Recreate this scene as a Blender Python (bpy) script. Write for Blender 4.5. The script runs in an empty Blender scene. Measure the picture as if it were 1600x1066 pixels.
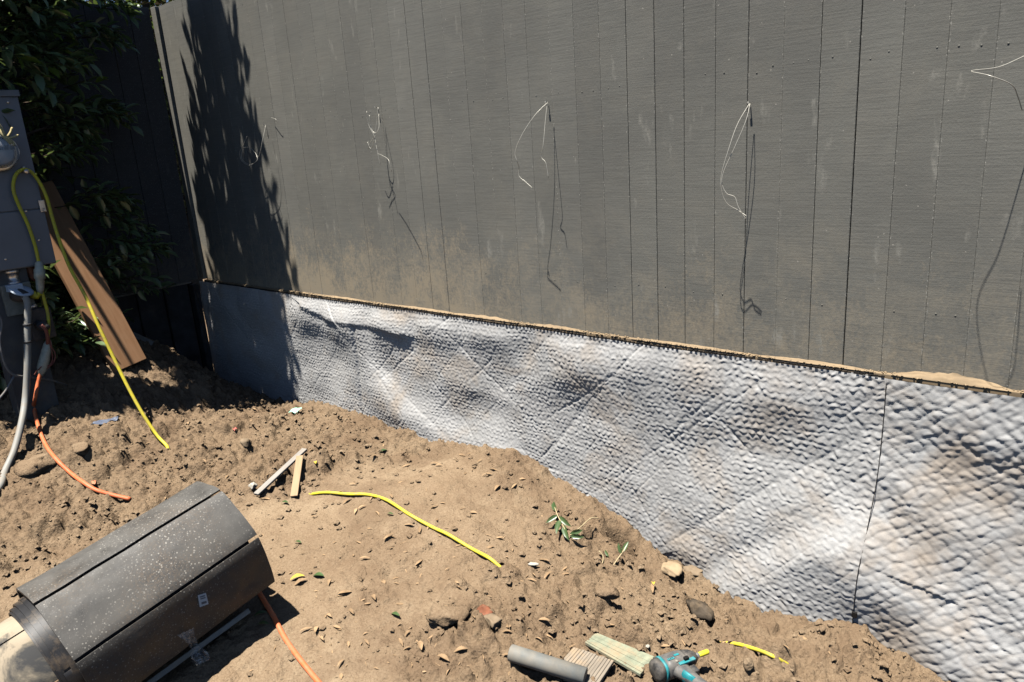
import bpy, bmesh, math, random
import numpy as np
from mathutils import Vector, Matrix

rnd = random.Random(7)
rng = np.random.default_rng(7)
scene = bpy.context.scene
COL = scene.collection

# ------------------------------------------------------------------ camera
CAMZ = 1.75                                   # the ledge of the retaining wall is at z = 0.90
R = np.array([[0.76380998, 0.12172301, -0.63385947],
              [0.64201405, -0.24434863, 0.72671295],
              [-0.066425, -0.96201728, -0.2647838]])   # world rows x camera columns (right, down, forward)
F = 1156.0
cam_data = bpy.data.cameras.new('camera')
cam = bpy.data.objects.new('camera', cam_data)
COL.objects.link(cam)
cam_data.sensor_width = 36.0
cam_data.lens = F / 1600.0 * 36.0
cam_data.clip_start = 0.05
cam_data.clip_end = 500
M = Matrix.Identity(4)
for i in range(3):
    M[i][0] = R[i, 0]
    M[i][1] = -R[i, 1]
    M[i][2] = -R[i, 2]
M[2][3] = CAMZ
cam.matrix_world = M
scene.camera = cam

# ------------------------------------------------------------------ light
SX, SY = 0.06, 0.27                           # horizontal travel of the sunlight per metre of fall
world = bpy.data.worlds.new('World')
scene.world = world
world.use_nodes = True
wn = world.node_tree.nodes
wl = world.node_tree.links
sky = wn.new('ShaderNodeTexSky')
sky.sky_type = 'NISHITA'
sky.sun_disc = False
sky.sun_elevation = math.atan(1.0 / math.hypot(SX, SY))
sky.sun_rotation = math.atan2(-SX, -SY)
sky.altitude = 1500
sky.air_density = 0.7
sky.dust_density = 0.3
bg = wn['Background']
bg.inputs['Strength'].default_value = 0.05
wl.new(sky.outputs[0], bg.inputs[0])
sun_d = bpy.data.lights.new('sun', 'SUN')
sun_d.energy = 5.0
sun_d.angle = math.radians(0.5)
sun_d.color = (1.0, 0.955, 0.88)
sun = bpy.data.objects.new('sun', sun_d)
COL.objects.link(sun)
sun.rotation_euler = Vector((SX, SY, -1.0)).to_track_quat('-Z', 'Y').to_euler()
sun.location = (-1, -1, 8)
scene.view_settings.view_transform = 'Standard'
scene.view_settings.look = 'None'
scene.view_settings.gamma = 1.0
scene.view_settings.exposure = 1.0
scene.view_settings.use_curve_mapping = False
scene.render.engine = 'CYCLES'
scene.cycles.use_denoising = True
scene.cycles.max_bounces = 6
scene.cycles.diffuse_bounces = 0

# ------------------------------------------------------------------ pixel helpers (photo pixels, 1600 wide)
def ray(px, py):
    return R @ np.array([px - 800.0, py - 533.0, F])

O = np.array([0, 0, CAMZ])

def at_y(px, py, y):
    r = ray(px, py)
    return O + r * (y / r[1])

def at_x(px, py, x):
    r = ray(px, py)
    return O + r * (x / r[0])

def at_z(px, py, z):
    r = ray(px, py)
    return O + r * ((z - CAMZ) / r[2])

# ------------------------------------------------------------------ noise
def _hash(ix, iy, seed):
    h = (ix.astype(np.int64) * 374761393 + iy.astype(np.int64) * 668265263 + seed * 2246822519) & 0xffffffff
    h = ((h ^ (h >> 13)) * 1274126177) & 0xffffffff
    h = ((h ^ (h >> 16)) * 2654435761) & 0xffffffff
    return ((h ^ (h >> 15)) & 0xffffff) / float(0x1000000)

def perlin(x, y, seed=0):
    x = np.asarray(x, float); y = np.asarray(y, float)
    ix = np.floor(x); iy = np.floor(y)
    fx = x - ix; fy = y - iy
    u = fx * fx * fx * (fx * (fx * 6 - 15) + 10)
    v = fy * fy * fy * (fy * (fy * 6 - 15) + 10)
    def g(dx, dy):
        a = _hash(ix + dx, iy + dy, seed) * 2 * np.pi
        return np.cos(a) * (fx - dx) + np.sin(a) * (fy - dy)
    a = g(0, 0) * (1 - u) + g(1, 0) * u
    b = g(0, 1) * (1 - u) + g(1, 1) * u
    return (a * (1 - v) + b * v) * 1.4

def fbm(x, y, seed=0, octs=4, gain=0.5):
    s = 0; a = 1.0; f = 1.0
    for k in range(octs):
        s = s + a * perlin(np.asarray(x) * f, np.asarray(y) * f, seed + k * 17)
        a *= gain; f *= 2.03
    return s

def clods(x, y, cell, seed, dens=0.7, rmin=0.25, rmax=0.6):
    """half buried lumps on a jittered grid, height in metres"""
    x = np.asarray(x, float) / cell; y = np.asarray(y, float) / cell
    ix = np.floor(x); iy = np.floor(y)
    best = np.zeros_like(x)
    for dx in (-1, 0, 1):
        for dy in (-1, 0, 1):
            cx = ix + dx; cy = iy + dy
            jx = cx + _hash(cx, cy, seed); jy = cy + _hash(cx, cy, seed + 1)
            r = rmin + (rmax - rmin) * _hash(cx, cy, seed + 2) ** 2
            on = _hash(cx, cy, seed + 3) < dens
            th = _hash(cx, cy, seed + 4) * np.pi
            ex = (x - jx) * np.cos(th) + (y - jy) * np.sin(th)
            ey = -(x - jx) * np.sin(th) + (y - jy) * np.cos(th)
            ey = ey * 1.4
            d = .62 * np.sqrt(ex * ex + ey * ey) + .40 * np.maximum(np.abs(ex), np.abs(ey + .3 * ex))
            q = np.clip(d / r, 0, 1)
            h = np.where(on, r * (.78 * np.sqrt(1 - q ** 3.2) + .25 * (ex + .5 * ey) / r * (1 - q)), 0)
            best = np.maximum(best, h)
    return best * cell

def smooth(e0, e1, x):
    t = np.clip((np.asarray(x, float) - e0) / (e1 - e0), 0, 1)
    return t * t * (3 - 2 * t)

# ------------------------------------------------------------------ ground height
GP = [(-5.2, 2.56, -1.62), (-4.6, 2.56, -1.64), (-4.125, 2.54, -1.625), (-3.79, 2.48, -1.54), (-3.3, 2.48, -1.55),
      (-2.77, 2.48, -1.575), (-2.22, 2.48, -1.505), (-2.03, 2.5, -1.58), (-1.8, 2.53, -1.625), (-1.57, 2.53, -1.745),
      (-1.41, 2.53, -1.82), (-1.26, 2.53, -1.83), (-.98, 2.53, -1.86), (-.76, 2.53, -1.845), (-.65, 2.53, -1.79),
      (-.5, 2.53, -1.85), (-.3, 2.53, -1.89), (.1, 2.53, -1.95), (-5.3, 2.27, -1.31), (-5.3, 2.04, -1.13),
      (-5.3, 1.4, -1.1), (-5.3, .6, -1.15), (-4.7, 1.8, -1.2), (-4.4, 1.23, -1.26), (-4.3, .94, -1.35), (-3.7, .75, -1.5),
      (-3.3, .6, -1.6), (-2.44, .55, -1.71), (-2.44, 1.13, -1.62), (-2, 2.0, -1.57), (-2.9, 1.9, -1.56), (-3.6, 1.7, -1.52),
      (-1.3, 1.39, -1.67), (-1, 1.9, -1.745), (-.4, 2.0, -1.84), (0, 0, -1.66), (-1.2, .7, -1.67), (0, 1.2, -1.78),
      (1, 1, -1.85), (1.0, 2.5, -2.0), (-6, 0, -1.25), (-5, -1, -1.35), (-2, -1, -1.66), (-1.9, 1.5, -1.61), (-4.2, 2.1, -1.5)]
_gp = np.array(GP)
def _tps(d2):
    return np.where(d2 > 1e-12, d2 * 0.5 * np.log(np.maximum(d2, 1e-12)), 0.0)
_n = len(_gp)
_A = np.zeros((_n + 3, _n + 3))
_A[:_n, :_n] = _tps(((_gp[:, None, :2] - _gp[None, :, :2]) ** 2).sum(-1)) + np.eye(_n) * 2e-3
_A[:_n, _n] = 1; _A[:_n, _n + 1:] = _gp[:, :2]
_A[_n, :_n] = 1; _A[_n + 1:, :_n] = _gp[:, :2].T
_w = np.linalg.solve(_A, np.concatenate([_gp[:, 2], [0, 0, 0]]))

def g_base(x, y):
    x = np.asarray(x, float); y = np.asarray(y, float)
    cx = np.clip(x, -6.0, 1.2); cy = np.clip(y, -1.2, 2.75)
    z = _w[_n] + _w[_n + 1] * cx + _w[_n + 2] * cy
    for k in range(_n):
        z = z + _w[k] * _tps((cx - _gp[k, 0]) ** 2 + (cy - _gp[k, 1]) ** 2)
    far = smooth(0.3, 4.0, np.hypot(x - cx, y - cy))
    z = z * (1 - far) + (-1.62) * far
    return z + CAMZ

def march(px, py, fn):
    r = ray(px, py); r = r / np.linalg.norm(r)
    t = np.linspace(0.6, 9, 1700)
    P = O[None] + t[:, None] * r[None]
    b = P[:, 2] - fn(P[:, 0], P[:, 1])
    k = int(np.argmax(b < 0)) if (b < 0).any() else len(t) - 1
    return P[k]

_hole = march(972, 846, g_base)
_tr = [march(*p, g_base) for p in ((975, 848), (955, 868), (990, 858))]
def rough(x, y):
    """0 on the trodden crown of the mound, 1 in the loose soil"""
    loose_l = smooth(-2.75, -3.35, x - 0.35 * (y - 1.6))
    loose_r = smooth(-1.95, -1.45, x + 0.18 * (y - 1.8))
    edge = smooth(2.2, 2.5, y) * 0.35
    n = fbm(np.asarray(x) * 1.7, np.asarray(y) * 1.7, 5, 3)
    return np.clip(np.maximum(np.maximum(loose_l, loose_r), edge) + 0.35 * n + 0.10, 0.08, 1.0)

def ground_h(x, y):
    x = np.asarray(x, float); y = np.asarray(y, float)
    z = g_base(x, y)
    ro = rough(x, y)
    wx = x + 0.012 * perlin(x * 22, y * 22, 71); wy = y + 0.012 * perlin(x * 22, y * 22, 72)
    z = z + 0.022 * fbm(x * 1.9, y * 1.9, 11, 3)
    z = z + (0.007 + 0.019 * ro) * fbm(x * 9, y * 9, 21, 5, 0.58)
    z = z + ro * ((1 - .85 * smooth(2.15, 2.4, y)) * (.85 * clods(wx, wy, 0.16, 30, 0.20) + .9 * clods(wx, wy, 0.12, 31, 0.36)) + 1.0 * clods(wx, wy, 0.055, 41, 0.6) + 1.1 * clods(wx, wy, 0.030, 51, 0.7) + .9 * clods(wx, wy, 0.019, 55, 0.6))
    z = z + ro * .009 * (np.abs(perlin(wx * 38, wy * 38, 58)) - .3) + ro * .004 * np.abs(perlin(x * 80, y * 80, 59))
    z = z + (1 - ro) * 0.35 * clods(wx, wy, 0.035, 61, 0.25)
    # a few trowel cuts and the dug hole beside the sheet
    d = np.hypot((x - _hole[0]) * 1.0, (y - _hole[1]) * 1.3)
    z = z - 0.12 * np.exp(-(d / 0.06) ** 6) + 0.02 * np.exp(-((d - 0.11) / 0.04) ** 2)
    return z

def ground_pt(px, py, lift=0.0):
    p = march(px, py, ground_h)
    return np.array([p[0], p[1], float(ground_h(p[0], p[1])) + lift])

# ------------------------------------------------------------------ object helpers
def tag(o, label=None, cat=None, group=None, kind=None):
    if label: o['label'] = label
    if cat: o['category'] = cat
    if group: o['group'] = group
    if kind: o['kind'] = kind
    return o

def link(name, me, mat=None, parent=None):
    o = bpy.data.objects.new(name, me)
    COL.objects.link(o)
    if mat is not None and me is not None and hasattr(me, 'materials') and not me.materials:
        me.materials.append(mat)
    if parent is not None:
        o.parent = parent
    return o

def empty(name, loc=(0, 0, 0)):
    o = bpy.data.objects.new(name, None)
    o.empty_display_size = 0.1
    COL.objects.link(o)
    o.location = Vector(loc)
    return o

def child(name, me, mat, parent):
    """mesh given in world coordinates, parented to an empty that only has a location"""
    o = link(name, me, mat)
    o.parent = parent
    root = parent
    off = Vector((0, 0, 0))
    while root is not None:
        off += root.location
        root = root.parent
    o.location = -off
    return o

def mesh_np(name, V, Fq, smooth_shade=True):
    V = np.asarray(V, np.float32); Fq = np.asarray(Fq, np.int32)
    me = bpy.data.meshes.new(name)
    k = Fq.shape[1]
    me.vertices.add(len(V)); me.vertices.foreach_set('co', V.ravel())
    me.loops.add(Fq.size); me.loops.foreach_set('vertex_index', Fq.ravel())
    me.polygons.add(len(Fq))
    me.polygons.foreach_set('loop_start', np.arange(0, Fq.size, k, dtype=np.int32))
    me.polygons.foreach_set('use_smooth', np.full(len(Fq), smooth_shade))
    me.update(calc_edges=True)
    me.validate()
    return me

def grid_faces(nu, nv):
    i = np.arange(nu - 1)[:, None] * nv + np.arange(nv - 1)[None]
    return np.stack([i, i + nv, i + nv + 1, i + 1], -1).reshape(-1, 4)

def mesh_py(name, V, Fs, smooth_shade=False):
    me = bpy.data.meshes.new(name)
    me.from_pydata([tuple(map(float, v)) for v in V], [], Fs)
    if smooth_shade:
        me.polygons.foreach_set('use_smooth', [True] * len(me.polygons))
    me.update()
    return me

def catmull(P, n=10):
    P = np.asarray(P, float)
    Q = np.vstack([2 * P[0] - P[1], P, 2 * P[-1] - P[-2]])
    out = []
    for i in range(1, len(Q) - 2):
        for t in np.linspace(0, 1, n, endpoint=False):
            a, b, c, d = Q[i - 1], Q[i], Q[i + 1], Q[i + 2]
            out.append(0.5 * ((2 * b) + (c - a) * t + (2 * a - 5 * b + 4 * c - d) * t * t + (3 * b - a - 3 * c + d) * t ** 3))
    out.append(Q[-2])
    return np.array(out)

def tube_geo(P, r, seg=8, off=0):
    P = np.asarray(P, float)
    n = len(P)
    r = np.broadcast_to(np.asarray(r, float), (n,))
    T = np.gradient(P, axis=0)
    T /= np.linalg.norm(T, axis=1)[:, None] + 1e-12
    up = np.array([0, 0, 1.0])
    if abs(T[0] @ up) > 0.9:
        up = np.array([1.0, 0, 0])
    N = np.cross(T[0], up); N /= np.linalg.norm(N)
    V = []
    for i in range(n):
        N = N - T[i] * (N @ T[i]); N /= np.linalg.norm(N) + 1e-12
        B = np.cross(T[i], N)
        for k in range(seg):
            a = 2 * math.pi * k / seg
            V.append(P[i] + r[i] * (math.cos(a) * N + math.sin(a) * B))
    Fs = []
    for i in range(n - 1):
        for k in range(seg):
            k2 = (k + 1) % seg
            Fs.append((off + i * seg + k, off + i * seg + k2, off + (i + 1) * seg + k2, off + (i + 1) * seg + k))
    Fs.append(tuple(off + k for k in reversed(range(seg))))
    Fs.append(tuple(off + (n - 1) * seg + k for k in range(seg)))
    return V, Fs

def tube(name, P, r, seg=8):
    V, Fs = tube_geo(P, r, seg)
    return mesh_py(name, V, Fs, True)

def join_geo(parts):
    V = []; Fs = []
    for v, f in parts:
        o = len(V)
        V += list(v)
        Fs += [tuple(i + o for i in q) for q in f]
    return V, Fs

def box_geo(c, ax, ay, az):
    """box about c with half axes ax, ay, az"""
    c, ax, ay, az = (np.asarray(v, float) for v in (c, ax, ay, az))
    V = [c + sx * ax + sy * ay + sz * az for sx in (-1, 1) for sy in (-1, 1) for sz in (-1, 1)]
    Fs = [(0, 1, 3, 2), (4, 6, 7, 5), (0, 4, 5, 1), (2, 3, 7, 6), (0, 2, 6, 4), (1, 5, 7, 3)]
    if np.cross(ax, ay) @ az < 0:
        Fs = [tuple(reversed(f)) for f in Fs]
    return V, Fs

def bevel_mesh(me, w, seg=2, smooth_shade=False):
    bm = bmesh.new(); bm.from_mesh(me)
    bmesh.ops.bevel(bm, geom=list(bm.edges), offset=w, segments=seg, affect='EDGES', profile=0.6)
    if smooth_shade:
        for f in bm.faces: f.smooth = True
    bm.to_mesh(me); bm.free()
    return me

def box_mesh(name, c, ax, ay, az, bev=0.0, seg=2):
    V, Fs = box_geo(c, ax, ay, az)
    me = mesh_py(name, V, Fs)
    if bev: bevel_mesh(me, bev, seg)
    return me

def lathe_geo(c, axis, prof, seg=24):
    """prof: list of (distance along axis, radius)"""
    axis = np.asarray(axis, float); axis /= np.linalg.norm(axis)
    t = np.array([0, 0, 1.0]) if abs(axis[2]) < 0.9 else np.array([1.0, 0, 0])
    a = np.cross(axis, t); a /= np.linalg.norm(a); b = np.cross(axis, a)
    V = []; Fs = []
    for (d, r) in prof:
        for k in range(seg):
            th = 2 * math.pi * k / seg
            V.append(np.asarray(c) + axis * d + r * (math.cos(th) * a + math.sin(th) * b))
    for i in range(len(prof) - 1):
        for k in range(seg):
            k2 = (k + 1) % seg
            Fs.append((i * seg + k, i * seg + k2, (i + 1) * seg + k2, (i + 1) * seg + k))
    Fs.append(tuple(reversed(range(seg))))
    Fs.append(tuple((len(prof) - 1) * seg + k for k in range(seg)))
    return V, Fs

def lathe(name, c, axis, prof, seg=24):
    return mesh_py(name, *lathe_geo(c, axis, prof, seg), True)

# ------------------------------------------------------------------ materials
class NT:
    def __init__(self, name):
        self.m = bpy.data.materials.new(name)
        self.m.use_nodes = True
        self.t = self.m.node_tree
        self.b = self.t.nodes['Principled BSDF']
        self.pos = None
    def n(self, typ, **kw):
        nd = self.t.nodes.new(typ)
        for k, v in kw.items():
            setattr(nd, k, v)
        return nd
    def l(self, a, b):
        self.t.links.new(a, b)
    def coord(self, scale=(1, 1, 1), kind='pos', rot=(0, 0, 0)):
        if kind == 'pos':
            s = self.n('ShaderNodeNewGeometry').outputs['Position']
        elif kind == 'obj':
            s = self.n('ShaderNodeTexCoord').outputs['Object']
        else:
            s = self.n('ShaderNodeTexCoord').outputs['Generated']
        mp = self.n('ShaderNodeMapping')
        mp.inputs['Scale'].default_value = scale
        mp.inputs['Rotation'].default_value = rot
        self.l(s, mp.inputs['Vector'])
        return mp.outputs[0]
    def noise(self, vec, scale=5, detail=4, rough=0.55, dist=0.0):
        nd = self.n('ShaderNodeTexNoise')
        nd.inputs['Scale'].default_value = scale
        nd.inputs['Detail'].default_value = detail
        nd.inputs['Roughness'].default_value = rough
        nd.inputs['Distortion'].default_value = dist
        self.l(vec, nd.inputs['Vector'])
        return nd.outputs['Fac']
    def vor(self, vec, scale=5, out='Distance', feature='F1', rand=1.0):
        nd = self.n('ShaderNodeTexVoronoi')
        nd.feature = feature
        nd.inputs['Scale'].default_value = scale
        nd.inputs['Randomness'].default_value = rand
        self.l(vec, nd.inputs['Vector'])
        return nd.outputs[out]
    def ramp(self, fac, stops, interp='LINEAR'):
        nd = self.n('ShaderNodeValToRGB')
        cr = nd.color_ramp
        cr.interpolation = interp
        while len(cr.elements) < len(stops):
            cr.elements.new(0.5)
        for e, (p, c) in zip(cr.elements, stops):
            e.position = p
            e.color = (c, c, c, 1) if not hasattr(c, '__len__') else (*c, 1)
        self.l(fac, nd.inputs[0])
        return nd.outputs[0]
    def math(self, op, a, b=None, clamp=False):
        nd = self.n('ShaderNodeMath', operation=op)
        nd.use_clamp = clamp
        for i, v in enumerate((a, b)):
            if v is None: continue
            if isinstance(v, (int, float)): nd.inputs[i].default_value = v
            else: self.l(v, nd.inputs[i])
        return nd.outputs[0]
    def mix(self, fac, a, b, mode='MIX'):
        nd = self.n('ShaderNodeMix', data_type='RGBA', blend_type=mode)
        for idx, v in ((0, fac), (6, a), (7, b)):
            if isinstance(v, (int, float)): nd.inputs[idx].default_value = v
            elif isinstance(v, tuple): nd.inputs[idx].default_value = (*v, 1)
            else: self.l(v, nd.inputs[idx])
        return nd.outputs[2]
    def sep(self, vec):
        nd = self.n('ShaderNodeSeparateXYZ')
        self.l(vec, nd.inputs[0])
        return nd.outputs
    def color(self, c):
        if isinstance(c, tuple): self.b.inputs['Base Color'].default_value = (*c, 1)
        else: self.l(c, self.b.inputs['Base Color'])
    def rough(self, v):
        if isinstance(v, (int, float)): self.b.inputs['Roughness'].default_value = v
        else: self.l(v, self.b.inputs['Roughness'])
    def spec(self, v):
        self.b.inputs['Specular IOR Level'].default_value = v
    def bump(self, h, strength=0.5, dist=0.01, prev=None):
        nd = self.n('ShaderNodeBump')
        nd.inputs['Strength'].default_value = strength
        nd.inputs['Distance'].default_value = dist
        self.l(h, nd.inputs['Height'])
        if prev is not None: self.l(prev, nd.inputs['Normal'])
        self.l(nd.outputs[0], self.b.inputs['Normal'])
        return nd.outputs[0]

def simple(name, c, rough=0.6, spec=0.4, metal=0.0, var=0.25, scale=30, dust=0.0, dustc=(.36, .26, .16), bump=0.0):
    k = NT(name)
    v = k.coord()
    n = k.noise(v, scale, 4, 0.6)
    lo = tuple(x * (1 - var) for x in c); hi = tuple(min(1, x * (1 + var)) for x in c)
    col = k.ramp(n, [(0.3, lo), (0.7, hi)])
    if dust:
        n2 = k.noise(v, scale * 0.6, 6, 0.7)
        col = k.mix(k.ramp(n2, [(0.62 - dust * 0.3, 0.0), (0.75, dust)]), col, dustc)
    k.color(col); k.rough(rough); k.spec(spec)
    k.b.inputs['Metallic'].default_value = metal
    if bump: k.bump(n, bump, 0.004)
    return k.m

def mat_dirt():
    k = NT('dirt')
    v = k.coord()
    big = k.noise(v, 1.4, 5, 0.6)
    mid = k.noise(v, 9, 6, 0.65)
    fine = k.noise(v, 120, 5, 0.7)
    c = k.ramp(big, [(0.3, (.215, .152, .096)), (0.5, (.292, .212, .136)), (0.7, (.355, .268, .176))])
    c = k.mix(k.ramp(mid, [(0.4, 0.0), (0.68, 0.75)]), c, (.235, .162, .100))
    at = k.n('ShaderNodeAttribute'); at.attribute_name = 'loose'
    c = k.mix(k.math('MULTIPLY', at.outputs['Fac'], 0.62), c, (.215, .150, .093))
    c = k.mix(k.ramp(fine, [(0.35, 0.55), (0.5, 0.0)]), c, (.15, .10, .06))
    c = k.mix(k.ramp(fine, [(0.58, 0.0), (0.75, 0.6)]), c, (.48, .37, .25))
    sp = k.vor(v, 210, 'Distance')
    c = k.mix(k.ramp(sp, [(0.10, 0.55), (0.22, 0.0)]), c, (.50, .40, .29))
    damp = k.noise(v, 2.7, 6, 0.7, 0.4)
    c = k.mix(k.ramp(damp, [(0.46, 0.0), (0.66, 0.75)]), c, (.165, .110, .068))
    k.color(c); k.rough(0.95); k.spec(0.12)
    h1 = k.noise(v, 55, 6, 0.72)
    h2 = k.vor(v, 95, 'Distance')
    b = k.bump(h1, 0.75, 0.012)
    b = k.bump(h2, 0.45, 0.006, b)
    k.bump(k.noise(v, 260, 3, 0.7), 0.5, 0.003, b)
    return k.m

def mat_paint(name='fence_paint', tone=1.0):
    k = NT(name)
    v = k.coord()
    x, y, z = k.sep(k.n('ShaderNodeNewGeometry').outputs['Position'])
    info = k.n('ShaderNodeObjectInfo').outputs['Random']
    base = k.ramp(info, [(0.0, (.181, .176, .155)), (0.5, (.197, .192, .168)), (1.0, (.213, .207, .182))])
    large = k.noise(v, 1.6, 5, 0.6)
    base = k.mix(k.ramp(large, [(0.32, 0.5), (0.6, 0.0)]), base, (.124, .121, .110))
    # saw texture: fine lines that run across the boards
    saw = k.noise(k.coord((5, 5, 190)), 1.0, 4, 0.65)
    saw2 = k.noise(k.coord((14, 14, 60)), 1.0, 5, 0.6)
    base = k.mix(k.ramp(saw, [(0.44, 0.22), (0.52, 0.0)]), base, (.095, .092, .082))
    base = k.mix(k.ramp(saw2, [(0.58, 0.0), (0.78, 0.16)]), base, (.24, .212, .19))
    # dried soil thrown against the foot of the wall
    zr = k.math('SUBTRACT', z, 0.90)
    foot = k.math('MULTIPLY', zr, -1.9)
    foot = k.math('ADD', foot, 1.0)
    xm = k.ramp(k.math('ADD', k.math('MULTIPLY', x, 0.2), 1.0), [(0.14, 0.95), (0.22, 1.1), (0.46, 1.0), (0.60, 0.66), (1.0, 0.60)])
    wisps = k.noise(k.coord((30, 30, 16)), 1.0, 8, 0.78, 0.9)
    patch = k.noise(v, 4.5, 6, 0.65)
    amt = k.math('ADD', foot, k.math('MULTIPLY', k.math('SUBTRACT', patch, 0.5), 1.9))
    amt = k.math('ADD', amt, k.math('MULTIPLY', k.math('SUBTRACT', wisps, 0.5), 1.7))
    spk = k.noise(v, 85, 5, 0.75)
    amt = k.math('ADD', amt, k.math('MULTIPLY', k.math('SUBTRACT', spk, 0.5), 1.5))
    amt = k.math('MULTIPLY', amt, xm)
    base = k.mix(k.ramp(amt, [(0.36, 0.0), (0.62, 0.30), (1.0, 0.85)]), base, (.37, .305, .215))
    blot = k.noise(v, 5.5, 7, 0.72, 0.6)
    base = k.mix(k.math('MULTIPLY', k.ramp(k.math('ADD', blot, k.math('MULTIPLY', k.math('SUBTRACT', spk, 0.5), 0.35)), [(0.46, 0.0), (0.72, 0.62)]), k.ramp(foot, [(0.0, 0.25), (0.6, 1.0)])), base, (.30, .265, .205))
    # chalky scuffs, upright smears
    sc = k.noise(k.coord((17, 17, 5.5)), 1.0, 3, 0.5, 0.3)
    sc2 = k.noise(k.coord((90, 90, 40)), 1.0, 4, 0.7)
    m = k.math('MULTIPLY', k.ramp(sc, [(0.66, 0.0), (0.74, 0.8)]), k.ramp(sc2, [(0.4, 0.2), (0.6, 1.0)]))
    base = k.mix(m, base, (.31, .295, .255))
    sc3 = k.noise(k.coord((6, 6, 4)), 1.0, 6, 0.7)
    base = k.mix(k.ramp(sc3, [(0.58, 0.0), (0.75, 0.30)]), base, (.26, .25, .215))
    # specks of chipped paint, thickest along the board edges
    g = k.sep(k.n('ShaderNodeTexCoord').outputs['Generated'])[0]
    ed = k.math('ABSOLUTE', k.math('SUBTRACT', g, 0.5))
    edm = k.ramp(ed, [(0.445, 0.0), (0.485, 1.0)])
    sp = k.noise(k.coord((210, 210, 130)), 1.0, 3, 0.6)
    spm = k.math('MULTIPLY', edm, k.ramp(sp, [(0.60, 0.0), (0.66, 1.0)]))
    base = k.mix(spm, base, (.42, .40, .35))
    vo = k.vor(k.coord((1, 0.2, 1)), 17, 'Distance')
    base = k.mix(k.ramp(vo, [(0.035, 0.75), (0.05, 0.0)]), base, (.40, .37, .32))
    if tone != 1.0: base = k.mix(1.0, base, (tone, tone * 1.05, tone * 1.2), 'MULTIPLY')  # darkens and blues the coat, so the side fence's shade sits in its colour
    k.color(base)
    k.rough(0.72); k.spec(0.25)
    b = k.bump(saw, 0.22, 0.0018)
    b = k.bump(saw2, 0.16, 0.002, b)
    k.bump(k.noise(v, 130, 4, 0.7), 0.22, 0.003, b)
    return k.m

def mat_geotextile():
    k = NT('grey_fabric')
    v = k.coord()
    big = k.noise(v, 2.6, 5, 0.6)
    mid = k.noise(v, 11, 5, 0.65)
    fine = k.noise(v, 240, 3, 0.7)
    c = k.ramp(big, [(0.3, (.41, .408, .40)), (0.55, (.485, .48, .47)), (0.75, (.545, .54, .53))])
    tint = k.noise(v, 3.3, 4, 0.6, 0.4)
    c = k.mix(k.ramp(tint, [(0.50, 0.0), (0.68, 0.65)]), c, (.42, .34, .26))
    px = k.sep(k.n('ShaderNodeNewGeometry').outputs['Position'])[0]
    rs_ = k.ramp(k.noise(v, 5.5, 5, 0.65, 0.5), [(0.46, 0.0), (0.68, 0.48)])
    rgate = k.ramp(k.math('ADD', k.math('MULTIPLY', px, 0.5), 1.0), [(0.66, 0.12), (0.74, 1.0)])
    c = k.mix(k.math('MULTIPLY', rs_, rgate), c, (.44, .345, .255))
    c = k.mix(k.ramp(mid, [(0.56, 0.0), (0.75, 0.35)]), c, (.34, .295, .24))
    c = k.mix(k.ramp(fine, [(0.35, 0.16), (0.55, 0.0)]), c, (.20, .20, .21))
    k.color(c); k.rough(0.62); k.spec(0.4)
    b = k.bump(fine, 0.22, 0.0015)
    k.bump(k.noise(v, 70, 4, 0.6), 0.25, 0.003, b)
    return k.m

def mat_black_plastic(dust=1.0):
    k = NT('dusty_black_plastic')
    v = k.coord()
    c = k.ramp(k.noise(v, 7, 6, 0.65), [(0.3, (.012, .0125, .014)), (0.7, (.032, .031, .030))])
    film = k.noise(v, 5.5, 7, 0.7, 0.3)
    c = k.mix(k.ramp(film, [(0.40, 0.06), (0.75, 0.45 * dust)]), c, (.165, .155, .140))
    nz = k.sep(k.n('ShaderNodeNewGeometry').outputs['Normal'])[2]
    settle = k.math('MULTIPLY', k.ramp(nz, [(0.35, 0.0), (0.95, 0.75)]), k.ramp(k.noise(v, 11, 7, 0.72, 0.4), [(0.30, 0.25), (0.70, 0.9)]))
    c = k.mix(settle, c, (.150, .143, .130))
    # soil heaped along one side
    soil = k.math('MULTIPLY', k.ramp(k.noise(v, 3.2, 4, 0.6), [(0.5, 0.0), (0.68, 1.0)]), k.ramp(k.noise(v, 150, 4, 0.75), [(0.46, 0.0), (0.56, 1.0)]))
    c = k.mix(k.math('MULTIPLY', soil, 0.5), c, (.15, .11, .075))
    # water spots
    d1 = k.vor(v, 85, 'Distance'); d2 = k.vor(v, 150, 'Distance')
    gate = k.ramp(k.noise(v, 4.0, 4, 0.6), [(0.36, 0.1), (0.55, 1.0)])
    s = k.math('MAXIMUM', k.ramp(d1, [(0.15, 0.85), (0.24, 0.0)]), k.ramp(d2, [(0.12, 0.7), (0.2, 0.0)]))
    c = k.mix(k.math('MULTIPLY', k.math('MULTIPLY', s, gate), dust), c, (.31, .29, .255))
    k.color(c)
    k.rough(k.ramp(film, [(0.35, 0.42), (0.6, 0.75)])); k.spec(0.4)
    b = k.bump(k.noise(v, 160, 4, 0.7), 0.2, 0.002)
    k.bump(k.noise(v, 12, 3, 0.5), 0.25, 0.01, b)
    return k.m

def mat_tan_plastic():
    k = NT('dust_caked_plastic')
    v = k.coord()
    n = k.noise(v, 7.5, 6, 0.62, 0.5)
    c = k.ramp(n, [(0.40, (.055, .055, .055)), (0.47, (.16, .14, .11)), (0.53, (.35, .29, .21)), (0.8, (.41, .35, .26))])
    k.color(c); k.rough(0.85); k.spec(0.25)
    k.bump(k.noise(v, 120, 4, 0.7), 0.2, 0.002)
    return k.m

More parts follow.
